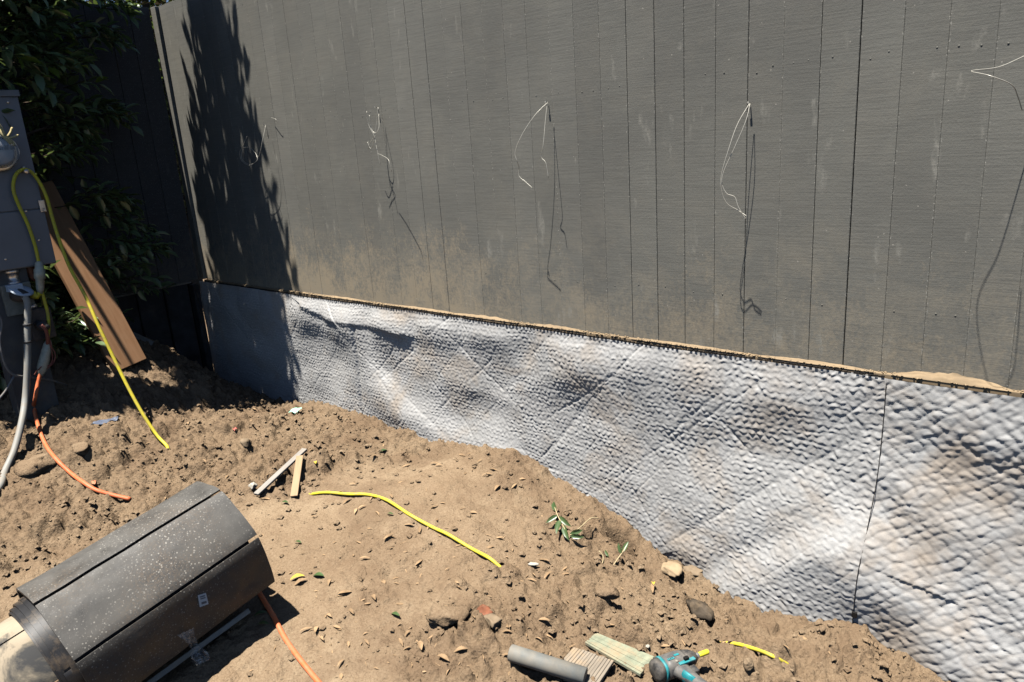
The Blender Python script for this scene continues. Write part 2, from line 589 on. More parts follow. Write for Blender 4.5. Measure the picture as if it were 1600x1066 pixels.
def mat_wood(name, c1, c2, dust=0.3, axis_scale=(40, 3, 40), dustc=(.40, .29, .18)):
    k = NT(name)
    v = k.coord(axis_scale, 'obj')
    n = k.noise(v, 1.0, 5, 0.6, 0.6)
    c = k.ramp(n, [(0.3, c1), (0.7, c2)])
    d = k.noise(k.coord(), 14, 6, 0.68)
    c = k.mix(k.ramp(d, [(0.45, 0.0), (0.68, dust)]), c, dustc)
    k.color(c); k.rough(0.8); k.spec(0.2)
    k.bump(n, 0.35, 0.003)
    return k.m

def mat_leaf(name, c1, c2, trans=0.25):
    k = NT(name)
    oi = k.noise(k.coord(), 9, 3, 0.6)
    c = k.ramp(oi, [(0.3, c1), (0.7, c2)])
    k.color(c); k.rough(0.34); k.spec(0.7)
    tr = k.n('ShaderNodeBsdfTranslucent')
    k.l(k.mix(0.5, c, (.20, .28, .04)), tr.inputs[0])
    mx = k.n('ShaderNodeMixShader'); mx.inputs[0].default_value = trans
    out = k.t.nodes['Material Output']
    k.l(k.b.outputs[0], mx.inputs[1]); k.l(tr.outputs[0], mx.inputs[2]); k.l(mx.outputs[0], out.inputs[0])
    return k.m

def mat_cord(name, c, dirt=0.35):
    k = NT(name)
    v = k.coord()
    n = k.noise(v, 38, 6, 0.7)
    col = k.mix(k.ramp(n, [(0.42, 0.0), (0.66, dirt)]), c, (.34, .25, .16))
    k.color(col); k.rough(0.55); k.spec(0.4)
    return k.m

M_DIRT = mat_dirt()
M_PAINT = mat_paint()
M_PAINTSHADE = mat_paint('shaded_fence_paint', 0.42)  # same fence paint with the side fence's shade worked into the colour
M_FABRIC = mat_geotextile()
M_PLASTIC = mat_black_plastic()
M_BAND = simple('black_plastic_band', (.022, .022, .024), 0.45, 0.4, var=.3, scale=20, dust=.4)
M_TAN = mat_tan_plastic()
M_CORE = simple('black_core', (.010, .009, .009), 0.6, 0.3, dust=.2)
M_TAR = simple('tarred_board', (.040, .041, .043), 0.75, 0.2, var=.5, scale=8, dust=.18, bump=.3)
M_DARKBACK = simple('dark_backing', (.012, .012, .012), 0.9, 0.1)
M_LEDGE = mat_wood('dusty_ledge_timber', (.22, .16, .10), (.32, .24, .15), .6, (3, 40, 40), (.34, .25, .15))
M_LEDGEGREY = mat_wood('grey_ledge_timber', (.20, .17, .14), (.33, .28, .22), .5, (3, 40, 40))
M_PLANK = mat_wood('brown_plank', (.32, .17, .085), (.41, .225, .12), .12, (45, 45, 4))
M_GREYWOOD = mat_wood('weathered_grey_wood', (.22, .21, .195), (.36, .34, .31), .3, (50, 50, 5))
M_TANWOOD = mat_wood('tan_stick_wood', (.34, .235, .14), (.44, .31, .19), .2, (50, 50, 5))
M_SHAKE_G = mat_wood('green_weathered_shake', (.23, .25, .18), (.36, .38, .27), .85, (60, 6, 60))
M_SHAKE_B = mat_wood('brown_weathered_shake', (.20, .17, .135), (.33, .28, .22), .85, (60, 6, 60))
M_METALGREY = simple('grey_enamel', (.21, .218, .235), 0.5, 0.45, var=.08, scale=6, dust=.15, dustc=(.33, .31, .28))
M_METALGREY2 = simple('grey_enamel_flange', (.20, .21, .225), 0.5, 0.45, var=.1, scale=9)
M_POST = simple('grey_painted_post', (.10, .10, .10), 0.7, 0.3, var=.2, scale=9, dust=.3)
M_STEEL = simple('galvanised_steel', (.46, .46, .46), 0.35, 0.5, metal=.8, var=.15)
M_WHITEPL = simple('pale_blue_white_plastic', (.52, .58, .66), 0.45, 0.4, var=.08)
M_OLDPL = simple('dull_beige_plastic', (.25, .24, .20), 0.6, 0.3, var=.2)
M_DARKBOX = simple('dark_box_metal', (.045, .045, .048), 0.6, 0.3, dust=.3)
M_GREYCORD = mat_cord('grey_cable_jacket', (.30, .30, .28), .35)
M_YELLOW = mat_cord('yellow_cord_jacket', (.74, .62, .04), .45)
M_ORANGE = mat_cord('orange_cord_jacket', (.74, .17, .06), .5)
M_THIN = mat_cord('thin_grey_cable_jacket', (.17, .17, .17), .3)
M_REDWIRE = mat_cord('maroon_wire', (.20, .06, .05), .2)
M_CLEAR = simple('cloudy_connector', (.50, .47, .36), 0.35, 0.5, var=.2, scale=60)
M_WIRE = simple('bare_wire', (.50, .48, .42), 0.4, 0.5, metal=.3, var=.15)
M_ROPE = simple('tan_rope', (.58, .47, .24), 0.85, 0.2, var=.25, scale=120)
M_PIPE = simple('grey_pvc', (.17, .18, .175), 0.65, 0.3, var=.25, scale=14, dust=.85, dustc=(.30, .25, .185))
M_LEAF = mat_leaf('dark_green_leaf', (.095, .15, .070), (.155, .225, .105))
M_LEAFNEW = mat_leaf('young_green_leaf', (.09, .16, .025), (.15, .22, .03), .35)
M_LEAFBG = mat_leaf('far_green_leaf', (.03, .055, .022), (.06, .10, .035))
M_BARK = simple('bark', (.10, .075, .055), 0.9, 0.1, var=.4, scale=25, bump=.5)
M_DRYLEAF = simple('dry_leaf', (.33, .22, .125), 0.8, 0.2, var=.45, scale=16)
M_YLEAF = simple('yellow_leaf', (.62, .46, .07), 0.7, 0.2, var=.2)
M_GLEAF = mat_leaf('fresh_green_leaf', (.06, .11, .04), (.10, .165, .06))
M_STEM = simple('pale_stem', (.46, .37, .22), 0.8, 0.2)
M_STONE = simple('tan_stone', (.36, .265, .165), 0.9, 0.15, var=.2, scale=25, bump=.4)
M_STONEGREY = simple('grey_tan_stone', (.24, .18, .12), 0.9, 0.15, var=.2, scale=25, bump=.4)
M_CHALK = simple('white_chalky_stone', (.44, .41, .35), 0.9, 0.15, var=.12, scale=40)
M_RUST = simple('rust_red_shard', (.20, .075, .04), 0.7, 0.3, var=.4, scale=30, dust=.3)
M_CHARRED = simple('dark_clod', (.075, .060, .045), 0.95, 0.1, var=.4, scale=30, dust=.35, bump=.5)
M_TOOL = simple('tool_dark_grey', (.070, .074, .078), 0.5, 0.4, var=.2, scale=50, dust=.85, dustc=(.25, .225, .19))
M_RUBBER = simple('tool_black_rubber', (.030, .031, .033), 0.65, 0.3, var=.3, scale=50, dust=.8, dustc=(.22, .195, .165))
M_TEAL = simple('tool_teal', (.02, .24, .27), 0.5, 0.4, var=.2, scale=60, dust=.5, dustc=(.25, .24, .2))
M_BITYEL = simple('bit_yellow', (.80, .70, .05), 0.4, 0.4, var=.05)
M_LABEL = simple('white_label', (.72, .72, .72), 0.5, 0.4, var=.05)
M_INK = simple('grey_ink', (.18, .18, .19), 0.6, 0.2, var=.05)
M_MINT = simple('mint_plastic', (.36, .66, .50), 0.5, 0.3, var=.15, scale=60)
M_BLUE = simple('blue_grey_plastic', (.10, .12, .17), 0.5, 0.3, var=.3, scale=60)
M_PINK = simple('faded_red_plastic', (.62, .16, .13), 0.5, 0.3, var=.2, scale=60)
M_ORANGEBIT = simple('salmon_plastic', (.66, .24, .13), 0.6, 0.3, var=.2, scale=60)

def mat_film():
    k = NT('clear_film')
    k.color((.72, .72, .72)); k.rough(0.18); k.spec(0.6)
    tr = k.n('ShaderNodeBsdfTransparent')
    mx = k.n('ShaderNodeMixShader')
    n = k.noise(k.coord((200, 30, 30)), 1.0, 4, 0.7)
    k.l(k.ramp(n, [(0.40, 0.06), (0.75, 0.60)]), mx.inputs[0])
    out = k.t.nodes['Material Output']
    k.l(tr.outputs[0], mx.inputs[1]); k.l(k.b.outputs[0], mx.inputs[2]); k.l(mx.outputs[0], out.inputs[0])
    return k.m
M_FILM = mat_film()

def mat_glass():
    k = NT('meter_glass')
    k.color((.75, .78, .80)); k.rough(0.08); k.spec(0.6)
    tr = k.n('ShaderNodeBsdfTransparent')
    mx = k.n('ShaderNodeMixShader'); mx.inputs[0].default_value = 0.3
    out = k.t.nodes['Material Output']
    k.l(tr.outputs[0], mx.inputs[1]); k.l(k.b.outputs[0], mx.inputs[2]); k.l(mx.outputs[0], out.inputs[0])
    return k.m
M_GLASS = mat_glass()

# ================================================================== GROUND
def build_ground():
    def axis(lo, hi, step, far_lo, far_hi):
        a = list(np.arange(lo, hi + 1e-6, step))
        s = step * 2; x = lo
        left = []
        while x > far_lo:
            x -= s; left.append(x); s *= 1.25
        s = step * 2; x = hi; right = []
        while x < far_hi:
            x += s; right.append(x); s *= 1.25
        return np.array(left[::-1] + a + right)
    xs = axis(-5.35, -0.15, 0.0065, -90, 90)
    ys = axis(0.30, 2.64, 0.0065, -90, 90)
    X, Y = np.meshgrid(xs, ys, indexing='ij')
    Z = ground_h(X.ravel(), Y.ravel())
    V = np.stack([X.ravel(), Y.ravel(), Z], 1)
    me = mesh_np('ground', V, grid_faces(len(xs), len(ys)))
    at = me.attributes.new('loose', 'FLOAT', 'POINT')
    at.data.foreach_set('value', rough(X.ravel(), Y.ravel()).astype(np.float32))
    o = link('ground', me, M_DIRT)
    tag(o, kind='structure')
build_ground()

# ================================================================== FENCES
YW = 2.62
ZL = 0.90
def board_geo(x0, x1, y, z0, z1, t=0.02, ch=0.002):
    """upright board facing -Y with chamfered front arrises"""
    pr = [(x0, y + t), (x0, y + ch), (x0 + ch, y), (x1 - ch, y), (x1, y + ch), (x1, y + t)]
    V = [(a, b, z0) for a, b in pr] + [(a, b, z1) for a, b in pr]
    n = 6
    Fs = [(i, (i + 1) % n, (i + 1) % n + n, i + n) for i in range(n)]
    Fs += [tuple(reversed(range(n))), tuple(range(n, 2 * n))]
    return V, Fs

fence = empty('board_fence', (-2.4, YW, ZL))
tag(fence, 'tall sunlit fence of close grey brown upright boards above the quilted grey sheet', 'fence')
xs = [-5.205, -5.12]
x = -4.038 - 0.1218 * 8
while x < 0.75:
    xs.append(x); x += 0.1218
strong = {-4.038: .0022, -1.46: .0018, -1.337: .0018, -1.094: .0022, -0.733: .0034, -3.5: .002, -2.71: .002}
for i in range(len(xs) - 1):
    x0, x1 = xs[i], xs[i + 1]
    gap = rnd.choice((.0001, .0003, .0006, .0009))
    chm = rnd.uniform(.0003, .0009)
    for s, g in strong.items():
        if abs(s - x1) < 0.05: gap = g; chm = .0018
    y = YW + rnd.uniform(-.0007, .0007)
    z1 = ZL + 1.85 + rnd.uniform(-.003, .003)
    j0 = rnd.uniform(-.0015, .0015)
    V, Fs = board_geo(x0 + .0002, x1 - gap, y, ZL - 0.003, z1, .02, chm)
    me = mesh_py('board', V, Fs)
    child('board', me, M_PAINT, fence)
nail_me = lathe('nail', (0, 0, 0), (0, -1, 0), [(0, .0030), (.0004, .0028), (.0007, .0015)], 8)
nail_me.materials.append(M_PAINT)
for i in range(len(xs) - 1):
    for zz in (.22, 1.02, 1.70):
        for fx in (.28, .72):
            if xs[i + 1] - xs[i] < .1 or rnd.random() < .6: continue
            child('nail', nail_me, None, fence).location += Vector((xs[i] + (xs[i + 1] - xs[i]) * fx + rnd.uniform(-.006, .006), YW - .0004, ZL + zz + rnd.uniform(-.012, .012)))
child('backing', box_mesh('backing', (-2.25, YW + .034, ZL + .92), (3.0, 0, 0), (0, .008, 0), (0, 0, .915)), M_DARKBACK, fence)  # added near-black sheet that stands in for the shade in the board gaps
child('corner_post', box_mesh('corner_post', (-5.255, 2.652, ZL + .925), (.033, 0, 0), (0, .05, 0), (0, 0, .926), .003), M_PAINT, fence)

side = empty('board_fence', (-5.3, 1.0, ZL))
tag(side, 'shaded dark fence running from the corner behind the leafy tree', 'fence')
y = 2.60
while y > -2.6:
    w = 0.1405
    y0 = y - w
    V, Fs = board_geo(y0 + .001, y - rnd.choice((.001, .0015, .002)), 0, ZL - .003, ZL + 1.85 + rnd.uniform(-.004, .004))
    # turn so that the face looks along +X
    xo = -5.3 + rnd.uniform(-.0015, .0015)
    V = [(xo - b, a, c) for a, b, c in V]
    child('board', mesh_py('board', V, [tuple(reversed(f)) for f in Fs]), M_PAINTSHADE, side)
    y = y0
child('backing', box_mesh('backing', (-5.334, .0, ZL + .92), (.008, 0, 0), (0, 2.6, 0), (0, 0, .915)), M_DARKBACK, side)  # added dark sheet here too, for shade between the side boards

# lower part of the side: tarred boards with a thin dusty ledge
low = empty('tarred_retaining_wall', (-5.3, 1.2, 0.2))
tag(low, 'black tarred plank retaining wall under the shaded side fence', 'retaining wall')
y = 2.50
for k in range(24):
    w = rnd.uniform(.17, .205)
    V, Fs = board_geo(y - w + .006, y - .006, 0, -.1, ZL - .018, .03, .004)
    xo = -5.262 + rnd.uniform(-.006, .006)
    V = [(xo - b, a, c) for a, b, c in V]
    child('plank', mesh_py('plank', V, [tuple(reversed(f)) for f in Fs]), M_TAR, low)
    y -= w
child('backing', box_mesh('backing', (-5.31, .3, .4), (.012, 0, 0), (0, 2.25, 0), (0, 0, .48)), M_DARKBACK, low)
child('ledge_board', box_mesh('ledge_board', (-5.285, .26, ZL - .0105), (.034, 0, 0), (0, 2.26, 0), (0, 0, .006), .002), M_LEDGEGREY, low)
V, Fs = box_geo((-5.235, 2.525, .36), (.035, 0, 0), (0, .022, 0), (0, 0, .515))
child('corner_batten', bevel_mesh(mesh_py('corner_batten', V, Fs), .006), M_TAR, low)
lp = [(-5.197, 2.52, z) for z in np.linspace(.88, .35, 14)]
lp = [np.array(p) + np.array([0, rnd.uniform(-.008, .008), 0]) for p in lp]
child('split_edge', tube('split_edge', catmull(lp, 3), [rnd.uniform(.001, .004) for _ in range(40)], 5), M_CHARRED, low)

# retaining wall and ledge below the main fence
ret = empty('retaining_wall', (-2.4, 2.62, 0.3))
tag(ret, 'low retaining wall with a dusty timber ledge behind the quilted grey sheet', 'retaining wall')
child('wall_body', box_mesh('wall_body', (-2.3, 2.662, .36), (2.98, 0, 0), (0, .059, 0), (0, 0, .515)), M_TAR, ret)
child('ledge_board', box_mesh('ledge_board', (-2.32, 2.6245, ZL - .013), (2.9, 0, 0), (0, .0225, 0), (0, 0, .0095), .003), M_LEDGE, ret)
child('front_batten', box_mesh('front_batten', (0.05, 2.594, ZL - .034), (.66, 0, 0), (0, .006, 0), (0, 0, .010), .002), M_LEDGEGREY, ret)
# crumbs of soil lying on the ledge
parts_v = []; parts_f = []
def add_lump(Vl, Fl, c, r, flat=0.6):
    o = len(Vl)
    ph = rnd.uniform(0, 6.28)
    pts = [(0, 0, 1), (1, 0, 0), (0, 1, 0), (-1, 0, 0), (0, -1, 0), (0, 0, -1), (.6, .6, .5), (-.6, .5, .5), (.5, -.6, .55), (-.6, -.6, .4)]
    ca, sa = math.cos(ph), math.sin(ph)
    el = rnd.uniform(.6, 1.3)
    for (a, b, d) in pts:
        k = rnd.uniform(.75, 1.2)
        a, b = a * k * el, b * k
        Vl.append((c[0] + r * (a * ca - b * sa), c[1] + r * (a * sa + b * ca), c[2] + r * d * k * flat))
    for f in ((0, 6, 7), (0, 7, 9), (0, 9, 8), (0, 8, 6), (6, 1, 2), (6, 2, 7), (7, 2, 3), (7, 3, 9), (9, 3, 4), (9, 4, 8), (8, 4, 1), (8, 1, 6),
              (5, 2, 1), (5, 3, 2), (5, 4, 3), (5, 1, 4)):
        Fl.append(tuple(i + o for i in f))
for k in range(1500):
    x = rnd.uniform(-5.1, .5)
    d = 0.5 + 0.5 * math.sin(x * 5.3) * math.sin(x * 2.1 + 1)
    if rnd.random() > .35 + .65 * d: continue
    add_lump(parts_v, parts_f, (x, rnd.uniform(2.596, 2.618), ZL - .002), rnd.uniform(.002, .006) * (1 + d * .6), .7)
o = child('soil_crumbs', mesh_py('soil_crumbs', parts_v, parts_f), M_LEDGE, ret); o['kind'] = 'stuff'
# drifts of soil
def drift(xc, L, h):
    n = 26; m = 7
    U = np.linspace(-1, 1, n); W = np.linspace(0, 1, m)
    V = []
    for u in U:
        for w in W:
            hh = h * (1 - u * u) * (0.25 + .75 * w) * (1 + .5 * float(perlin(xc * 7 + u * 5, w * 3, 91)))
            V.append((xc + u * L, 2.600 + .0205 * w, ZL - .004 + max(0, hh) * (1 if w > 0 else 0)))
    return mesh_np('soil_drift', np.array(V), grid_faces(n, m))
for xc, L, h in ((-.42, .17, .026), (-2.9, .3, .008), (-2.45, .22, .01), (-2.0, .16, .009), (-3.6, .3, .007), (-.85, .2, .008), (-1.35, .25, .006), (.1, .2, .01)):
    child('soil_drift', drift(xc, L, h), M_LEDGE, ret)

# ================================================================== QUILTED DRAINAGE SHEETS
def uv(px, py):
    p = at_y(px, py, 2.585)
    return p[0], p[2]
def seg_dist(u, v, a, b):
    a = np.array(a); b = np.array(b)
    d = b - a; L2 = d @ d
    t = np.clip(((u - a[0]) * d[0] + (v - a[1]) * d[1]) / L2, 0, 1)
    ex = u - a[0] - t * d[0]; ey = v - a[1] - t * d[1]
    side = np.sign(d[0] * (v - a[1]) - d[1] * (u - a[0]))     # + on the left of a->b
    return np.hypot(ex, ey), side, t
def ridge(u, v, pl, amp, w_up, w_dn):
    """ridge along a pixel polyline running left to right; w_up above it, w_dn below"""
    P = [uv(*p) for p in pl]
    best = np.full(u.shape, 1e9); sd = np.zeros(u.shape)
    for a, b in zip(P[:-1], P[1:]):
        d, s, t = seg_dist(u, v, a, b)
        m = d < best
        best = np.where(m, d, best); sd = np.where(m, s, sd)
    w = np.where(sd > 0, w_up, w_dn)
    q = np.clip(best / w, 0, 3)
    return amp * np.exp(-q ** 2 * 1.2)
def crease(u, v, a, b, depth=.0026, w=.0065):
    u = u + .016 * perlin(u * 3, v * 3, 81) + .004 * perlin(u * 11, v * 11, 82); v = v + .012 * perlin(u * 3, v * 3, 83)
    depth = depth * np.clip(.6 + .9 * perlin(u * 4, v * 4, 84), .05, 1.3)
    d, s, t = seg_dist(u, v, uv(*a), uv(*b))
    return -depth * np.exp(-(d / w) ** 2)
def fold(u, v, a, b, slope, cap):
    """the sheet kicks outward below the line a->b"""
    A_ = np.array(uv(*a)); B_ = np.array(uv(*b)); d = B_ - A_; L = np.linalg.norm(d); d = d / L
    uu = u + .010 * perlin(u * 4, v * 4, 86); vv = v + .010 * perlin(u * 4, v * 4, 87)
    s = -(d[0] * (vv - A_[1]) - d[1] * (uu - A_[0]))
    t = ((uu - A_[0]) * d[0] + (vv - A_[1]) * d[1]) / L
    m = smooth(-.15, .12, t) * (1 - smooth(.92, 1.25, t))
    return slope * cap * (1 - np.exp(-np.clip(s, 0, None) / cap)) * m
def tri(x):
    return np.abs((x % 1.0) * 2 - 1)
def facets(u, v, Lu, Lv, amp, seed):
    a = u / Lu + v / Lv; b = u / Lu - v / Lv
    a = a + .10 * perlin(u * 2, v * 2, seed + 9); b = b + .10 * perlin(u * 2, v * 2, seed + 10)
    ia = np.floor(a); ib = np.floor(b); fa = a - ia; fb = b - ib
    H = lambda i, j: _hash(i, j, seed) * 2 - 1
    h00, h10, h01, h11 = H(ia, ib), H(ia + 1, ib), H(ia, ib + 1), H(ia + 1, ib + 1)
    lo = h00 + (h10 - h00) * fa + (h11 - h10) * fb
    hi = h00 + (h11 - h01) * fa + (h01 - h00) * fb
    h = np.where(fa > fb, lo, hi)
    da = np.minimum(fa, 1 - fa); db = np.minimum(fb, 1 - fb)
    ga = _hash(np.floor(a + .5), ib, seed + 3); gb = _hash(ia, np.floor(b + .5), seed + 4)
    line = -np.maximum(ga * np.exp(-(da / .02) ** 2), gb * np.exp(-(db / .02) ** 2))
    return amp * h, line
PINS = [uv(*p)[0] for p in ((440, 460), (505, 470), (575, 480), (645, 490), (722, 498), (825, 515), (965, 533), (1040, 546), (1145, 558), (1270, 578), (1380, 598))]
PINS = [-5.15, -4.75, -4.45] + PINS + [-0.25, 0.1, 0.45]

def sheet_h(u, v, right):
    top = ZL - .012 - v                                       # distance below the top edge
    h = np.full(u.shape, .040)
    # bulges between the pins along the top edge
    pins = np.array(PINS)
    k = np.clip(np.searchsorted(pins, u) - 1, 0, len(pins) - 2)
    s = np.clip((u - pins[k]) / (pins[k + 1] - pins[k]), 0, 1)
    wide = np.clip((pins[k + 1] - pins[k]) / .3, .3, 1.4)
    belly = np.sin(np.pi * s) ** 0.8 * wide
    amp = np.interp(u, [-5.2, -4.2, -3.9, -3.3, -2.0, -1.5, -.6], [.004, .006, .011, .012, .010, .006, .005])
    h = h + amp * belly * np.exp(-((top - .09) / .12) ** 2) * smooth(-.01, .07, top) + amp * .45 * belly * np.exp(-top / .05)
    h = h + amp * .9 * np.exp(-((top - .15) / .11) ** 2)
    # fan of small tucks below every pin
    du = np.min(np.abs(u[..., None] - pins), -1) if u.ndim == 1 else 0
    h = h - amp * .35 * np.exp(-(du / (.012 + .25 * top)) ** 2) * np.exp(-top / .09)
    f, line = facets(u, v, .47, .50, .0058 if not right else .007, 3)
    h = h + f + .0020 * line
    f2, line2 = facets(u + 3.3, v + 1.7, .19, .21, .0035, 23)
    h = h + f2 + .0014 * line2
    h = h + .007 * fbm(u * 2.2, v * 2.6, 44, 3)
    # the folds one can see
    h = h + ridge(u, v, [(478, 474), (520, 494), (560, 502), (600, 508), (630, 520)], .014, .09, .030)
    h = h + ridge(u, v, [(548, 520), (575, 560), (592, 600), (640, 650), (712, 692), (800, 716)], .026, .12, .18)
    h = h - ridge(u, v, [(560, 510), (566, 570), (572, 650)], .009, .02, .02)
    h = h - ridge(u, v, [(640, 548), (740, 555), (860, 545)], .008, .09, .10)
    h = h + ridge(u, v, [(820, 600), (940, 575), (1060, 545)], .007, .10, .12)
    h = h - ridge(u, v, [(700, 655), (800, 630), (930, 690)], .007, .13, .10)
    h = h + ridge(u, v, [(1080, 850), (1190, 820), (1290, 830), (1350, 860)], .017, .27, .16)
    h = h - ridge(u, v, [(1060, 720), (1200, 690), (1330, 660)], .004, .12, .12)
    h = h + ridge(u, v, [(1350, 900), (1440, 960), (1530, 1060)], .023, .17, .16)
    h = h - ridge(u, v, [(1390, 780), (1480, 880), (1570, 990)], .006, .08, .06)
    for a, b in (((1053, 840), (1345, 680)), ((930, 770), (1180, 600)), ((1180, 600), (1340, 800)), ((1130, 655), (1240, 780)), ((800, 690), (960, 585)),
                 ((690, 640), (770, 560)), ((600, 590), (720, 480)), ((1240, 800), (1370, 730)), ((520, 500), (610, 590)), ((610, 590), (700, 680)),
                 ((1385, 800), (1560, 1000)), ((1560, 740), (1600, 700)), ((1570, 745), (1440, 640)), ((1300, 620), (1370, 740)), ((870, 560), (1010, 690)), ((1010, 690), (1120, 820)),
                 ((700, 520), (800, 620)), ((800, 620), (890, 715))):
        h = h + crease(u, v, a, b)
    h = h + fold(u, v, (1050, 842), (1347, 678), .17, .20)
    h = h + fold(u, v, (1378, 800), (1550, 1040), .20, .20)
    h = h + fold(u, v, (556, 530), (712, 688), .17, .14)
    h = h + fold(u, v, (700, 640), (1000, 520), .08, .10)
    h = h + fold(u, v, (1130, 655), (1330, 800), .08, .12) * .6
    # the fine wrinkling over the dimples: staggered little pillows, each with a fold below it
    if right:
        pu, pv, A = .052, .031, .0022
    else:
        pv = np.interp(u, [-4.2, -2.2, -.7], [.0185, .0200, .0250]); pu = pv * 1.65; A = pv * .135
    wu = u + .012 * fbm(u * 7, v * 7, 61, 3); wv = v - ZL + .012 * fbm(u * 5, v * 6, 63, 3)
    if right:
        wu = wu + .012 * perlin(u * 13, v * 13, 75); wv = wv + .012 * perlin(u * 12, v * 16, 76)
    q = wv / pv + .42 * perlin(u * 17, v * 30, 65)
    p = wu / pu
    q = q + .34 * tri(p)
    row = np.floor(q); fq = q - row
    jit = _hash(row, np.floor(p), 70)
    fp = (p + .5 * (row % 2) + .22 * (_hash(row, row * 0 + 3, 71) - .5)) % 1.0
    prof = np.where(fq < .34, fq / .34, (1 - fq) / .66)
    pill = .12 + .88 * (1 - np.abs(2 * fp - 1) ** 1.5)
    mod = (.65 + .7 * jit) * np.clip(.9 + .5 * perlin(u * 9, v * 11, 66), .45, 1.3) * (1 - .30 * smooth(.5, .8, .5 + .5 * fbm(u * 2.3, v * 2.3, 67, 2)))
    if right:
        a1 = wu / .062 + wv / .043; b1 = wu / .062 - wv / .043
        dia = np.minimum(1 - np.abs(2 * (a1 % 1) - 1), 1 - np.abs(2 * (b1 % 1) - 1))
        ja = _hash(np.floor(a1), np.floor(b1), 91) - .5; jb = _hash(np.floor(a1), np.floor(b1), 92) - .5
        tile = .55 * np.clip(dia * 2.0, 0, 1) + 1.1 * ja * ((a1 % 1) - .5) + 1.1 * jb * ((b1 % 1) - .5) - .35 * ((a1 % 1) - (b1 % 1))
        h = h + .0033 * tile
    h = h + A * prof * pill * mod
    h = h + .0012 * fbm(u * 60, v * 60, 69, 2)
    return h

YS = 2.625
def sheet_pt(u, v, right=False, lift=0.0):
    h = float(sheet_h(np.array([u]), np.array([v]), right)[0])
    return np.array([u, YS - h - lift, v])

seam_px = [(1386, 598), (1381, 660), (1374, 740), (1363, 810), (1352, 880), (1343, 945), (1340, 975)]
seam_uv = [uv(*p) for p in seam_px]
def seam_u(v):
    vs = [q[1] for q in seam_uv][::-1]; us = [q[0] for q in seam_uv][::-1]
    return np.interp(v, vs, us)

def build_sheet(u0, u1, step, right, lift):
    nv = int(1.13 / step)
    vs = np.linspace(ZL - .012, -.23, nv)
    nu = int((u1 - u0) / step)
    t = np.linspace(0, 1, nu)
    T, Vv = np.meshgrid(t, vs, indexing='ij')
    if right:
        U = (seam_u(Vv) - .12) + T * (u1 - seam_u(Vv) + .12)
    else:
        U = u0 + T * (seam_u(Vv) - u0)
    Uf = U.ravel(); Vf = Vv.ravel()
    h = sheet_h(Uf, Vf, right)
    if right:
        h = np.maximum(h * smooth(-.12, .0, Uf - seam_u(Vf)), .026) + .002
    else:
        h = np.maximum(h, .024)
    P = np.stack([Uf, YS - h - lift, Vf], 1)
    return mesh_np('fabric', P, grid_faces(nu, nv)[:, ::-1])

matL = empty('drainage_mat', (-3.0, 2.55, .3))
tag(matL, 'long quilted grey fabric drainage sheet, from the dark corner to the upright seam', 'drainage sheet')
child('fabric', build_sheet(-5.255, 0, .0036, False, .004), M_FABRIC, matL)
matR = empty('drainage_mat', (0.1, 2.55, .3))
tag(matR, 'coarsely wrinkled tan stained grey drainage sheet at right of the upright seam', 'drainage sheet')
child('fabric', build_sheet(-.75, .7, .0050, True, 0), M_FABRIC, matR)
# black dimpled core showing along the top edge and down the free edge
def core_strip():
    V = []; Fs = []
    x = -5.17
    end = seam_uv[0][0]
    us = np.arange(x, end, .010)
    hs = np.maximum(sheet_h(us, np.full(us.shape, ZL - .014), False), .024)
    prev = None
    for i, u in enumerate(us):
        up = i % 2 == 0
        if rnd.random() < .10: continue
        y = YS - hs[i] - .004
        zt = ZL - .010 + (.0025 if up else -.001) + rnd.uniform(-.0012, .0010)
        a, b = box_geo((u, y + (.0005 if up else .006), zt + .0005), (.0050, 0, 0), (0, .004, 0), (0, 0, .0028))
        V2 = len(V); V += a; Fs += [tuple(q + V2 for q in f) for f in b]
    return mesh_py('core_edge', V, Fs)
child('core_edge', core_strip(), M_CORE, matL)
sp = []
for p in seam_px:
    u, v = uv(*p)
    sp.append(sheet_pt(float(seam_u(v)), v, False, .006))
sp = catmull(sp, 6)
child('seam_edge', tube('seam_edge', sp, .0013, 6), M_CORE, matL)
p = sheet_pt(uv(1346, 942)[0], uv(1346, 942)[1], False, .012)
child('clip', box_mesh('clip', p, (.009, 0, 0), (0, .005, 0), (0, 0, .011), .002), M_CORE, matL)

# ================================================================== WIRES ON THE FENCE
def wire_thing(name_label, nail_px, strands, group=None):
    n = at_y(*nail_px, YW - .004)
    t = empty('wire_tail', n)
    tag(t, name_label, 'wire', 'bare wire tails on the fence')
    V, Fs = join_geo([lathe_geo(n, (0.1, -1, .15), [(0, .002), (.016, .002)], 8), box_geo(n + np.array([0, -.014, .002]), (.004, 0, 0), (0, .003, 0), (0, 0, .003))])
    child('staple', mesh_py('staple', V, Fs), M_WIRE, t)
    for st in strands:
        P = [at_y(px, py, YW - d * 1.4) for px, py, d in st]
        child('strand', tube('strand', catmull(P, 7), .0013, 5), M_WIRE, t)
wire_thing('curled wire tail by the tree shadow, ending in one round loop', (415, 196),
           [[(415, 196, .02), (410, 220, .05), (404, 245, .06), (392, 258, .06), (378, 252, .06), (375, 236, .06), (386, 230, .06), (398, 238, .06), (402, 250, .07), (390, 257, .07), (378, 248, .07), (380, 228, .06), (386, 213, .06)],
            [(424, 184, .01), (430, 186, .02), (434, 190, .015)]])
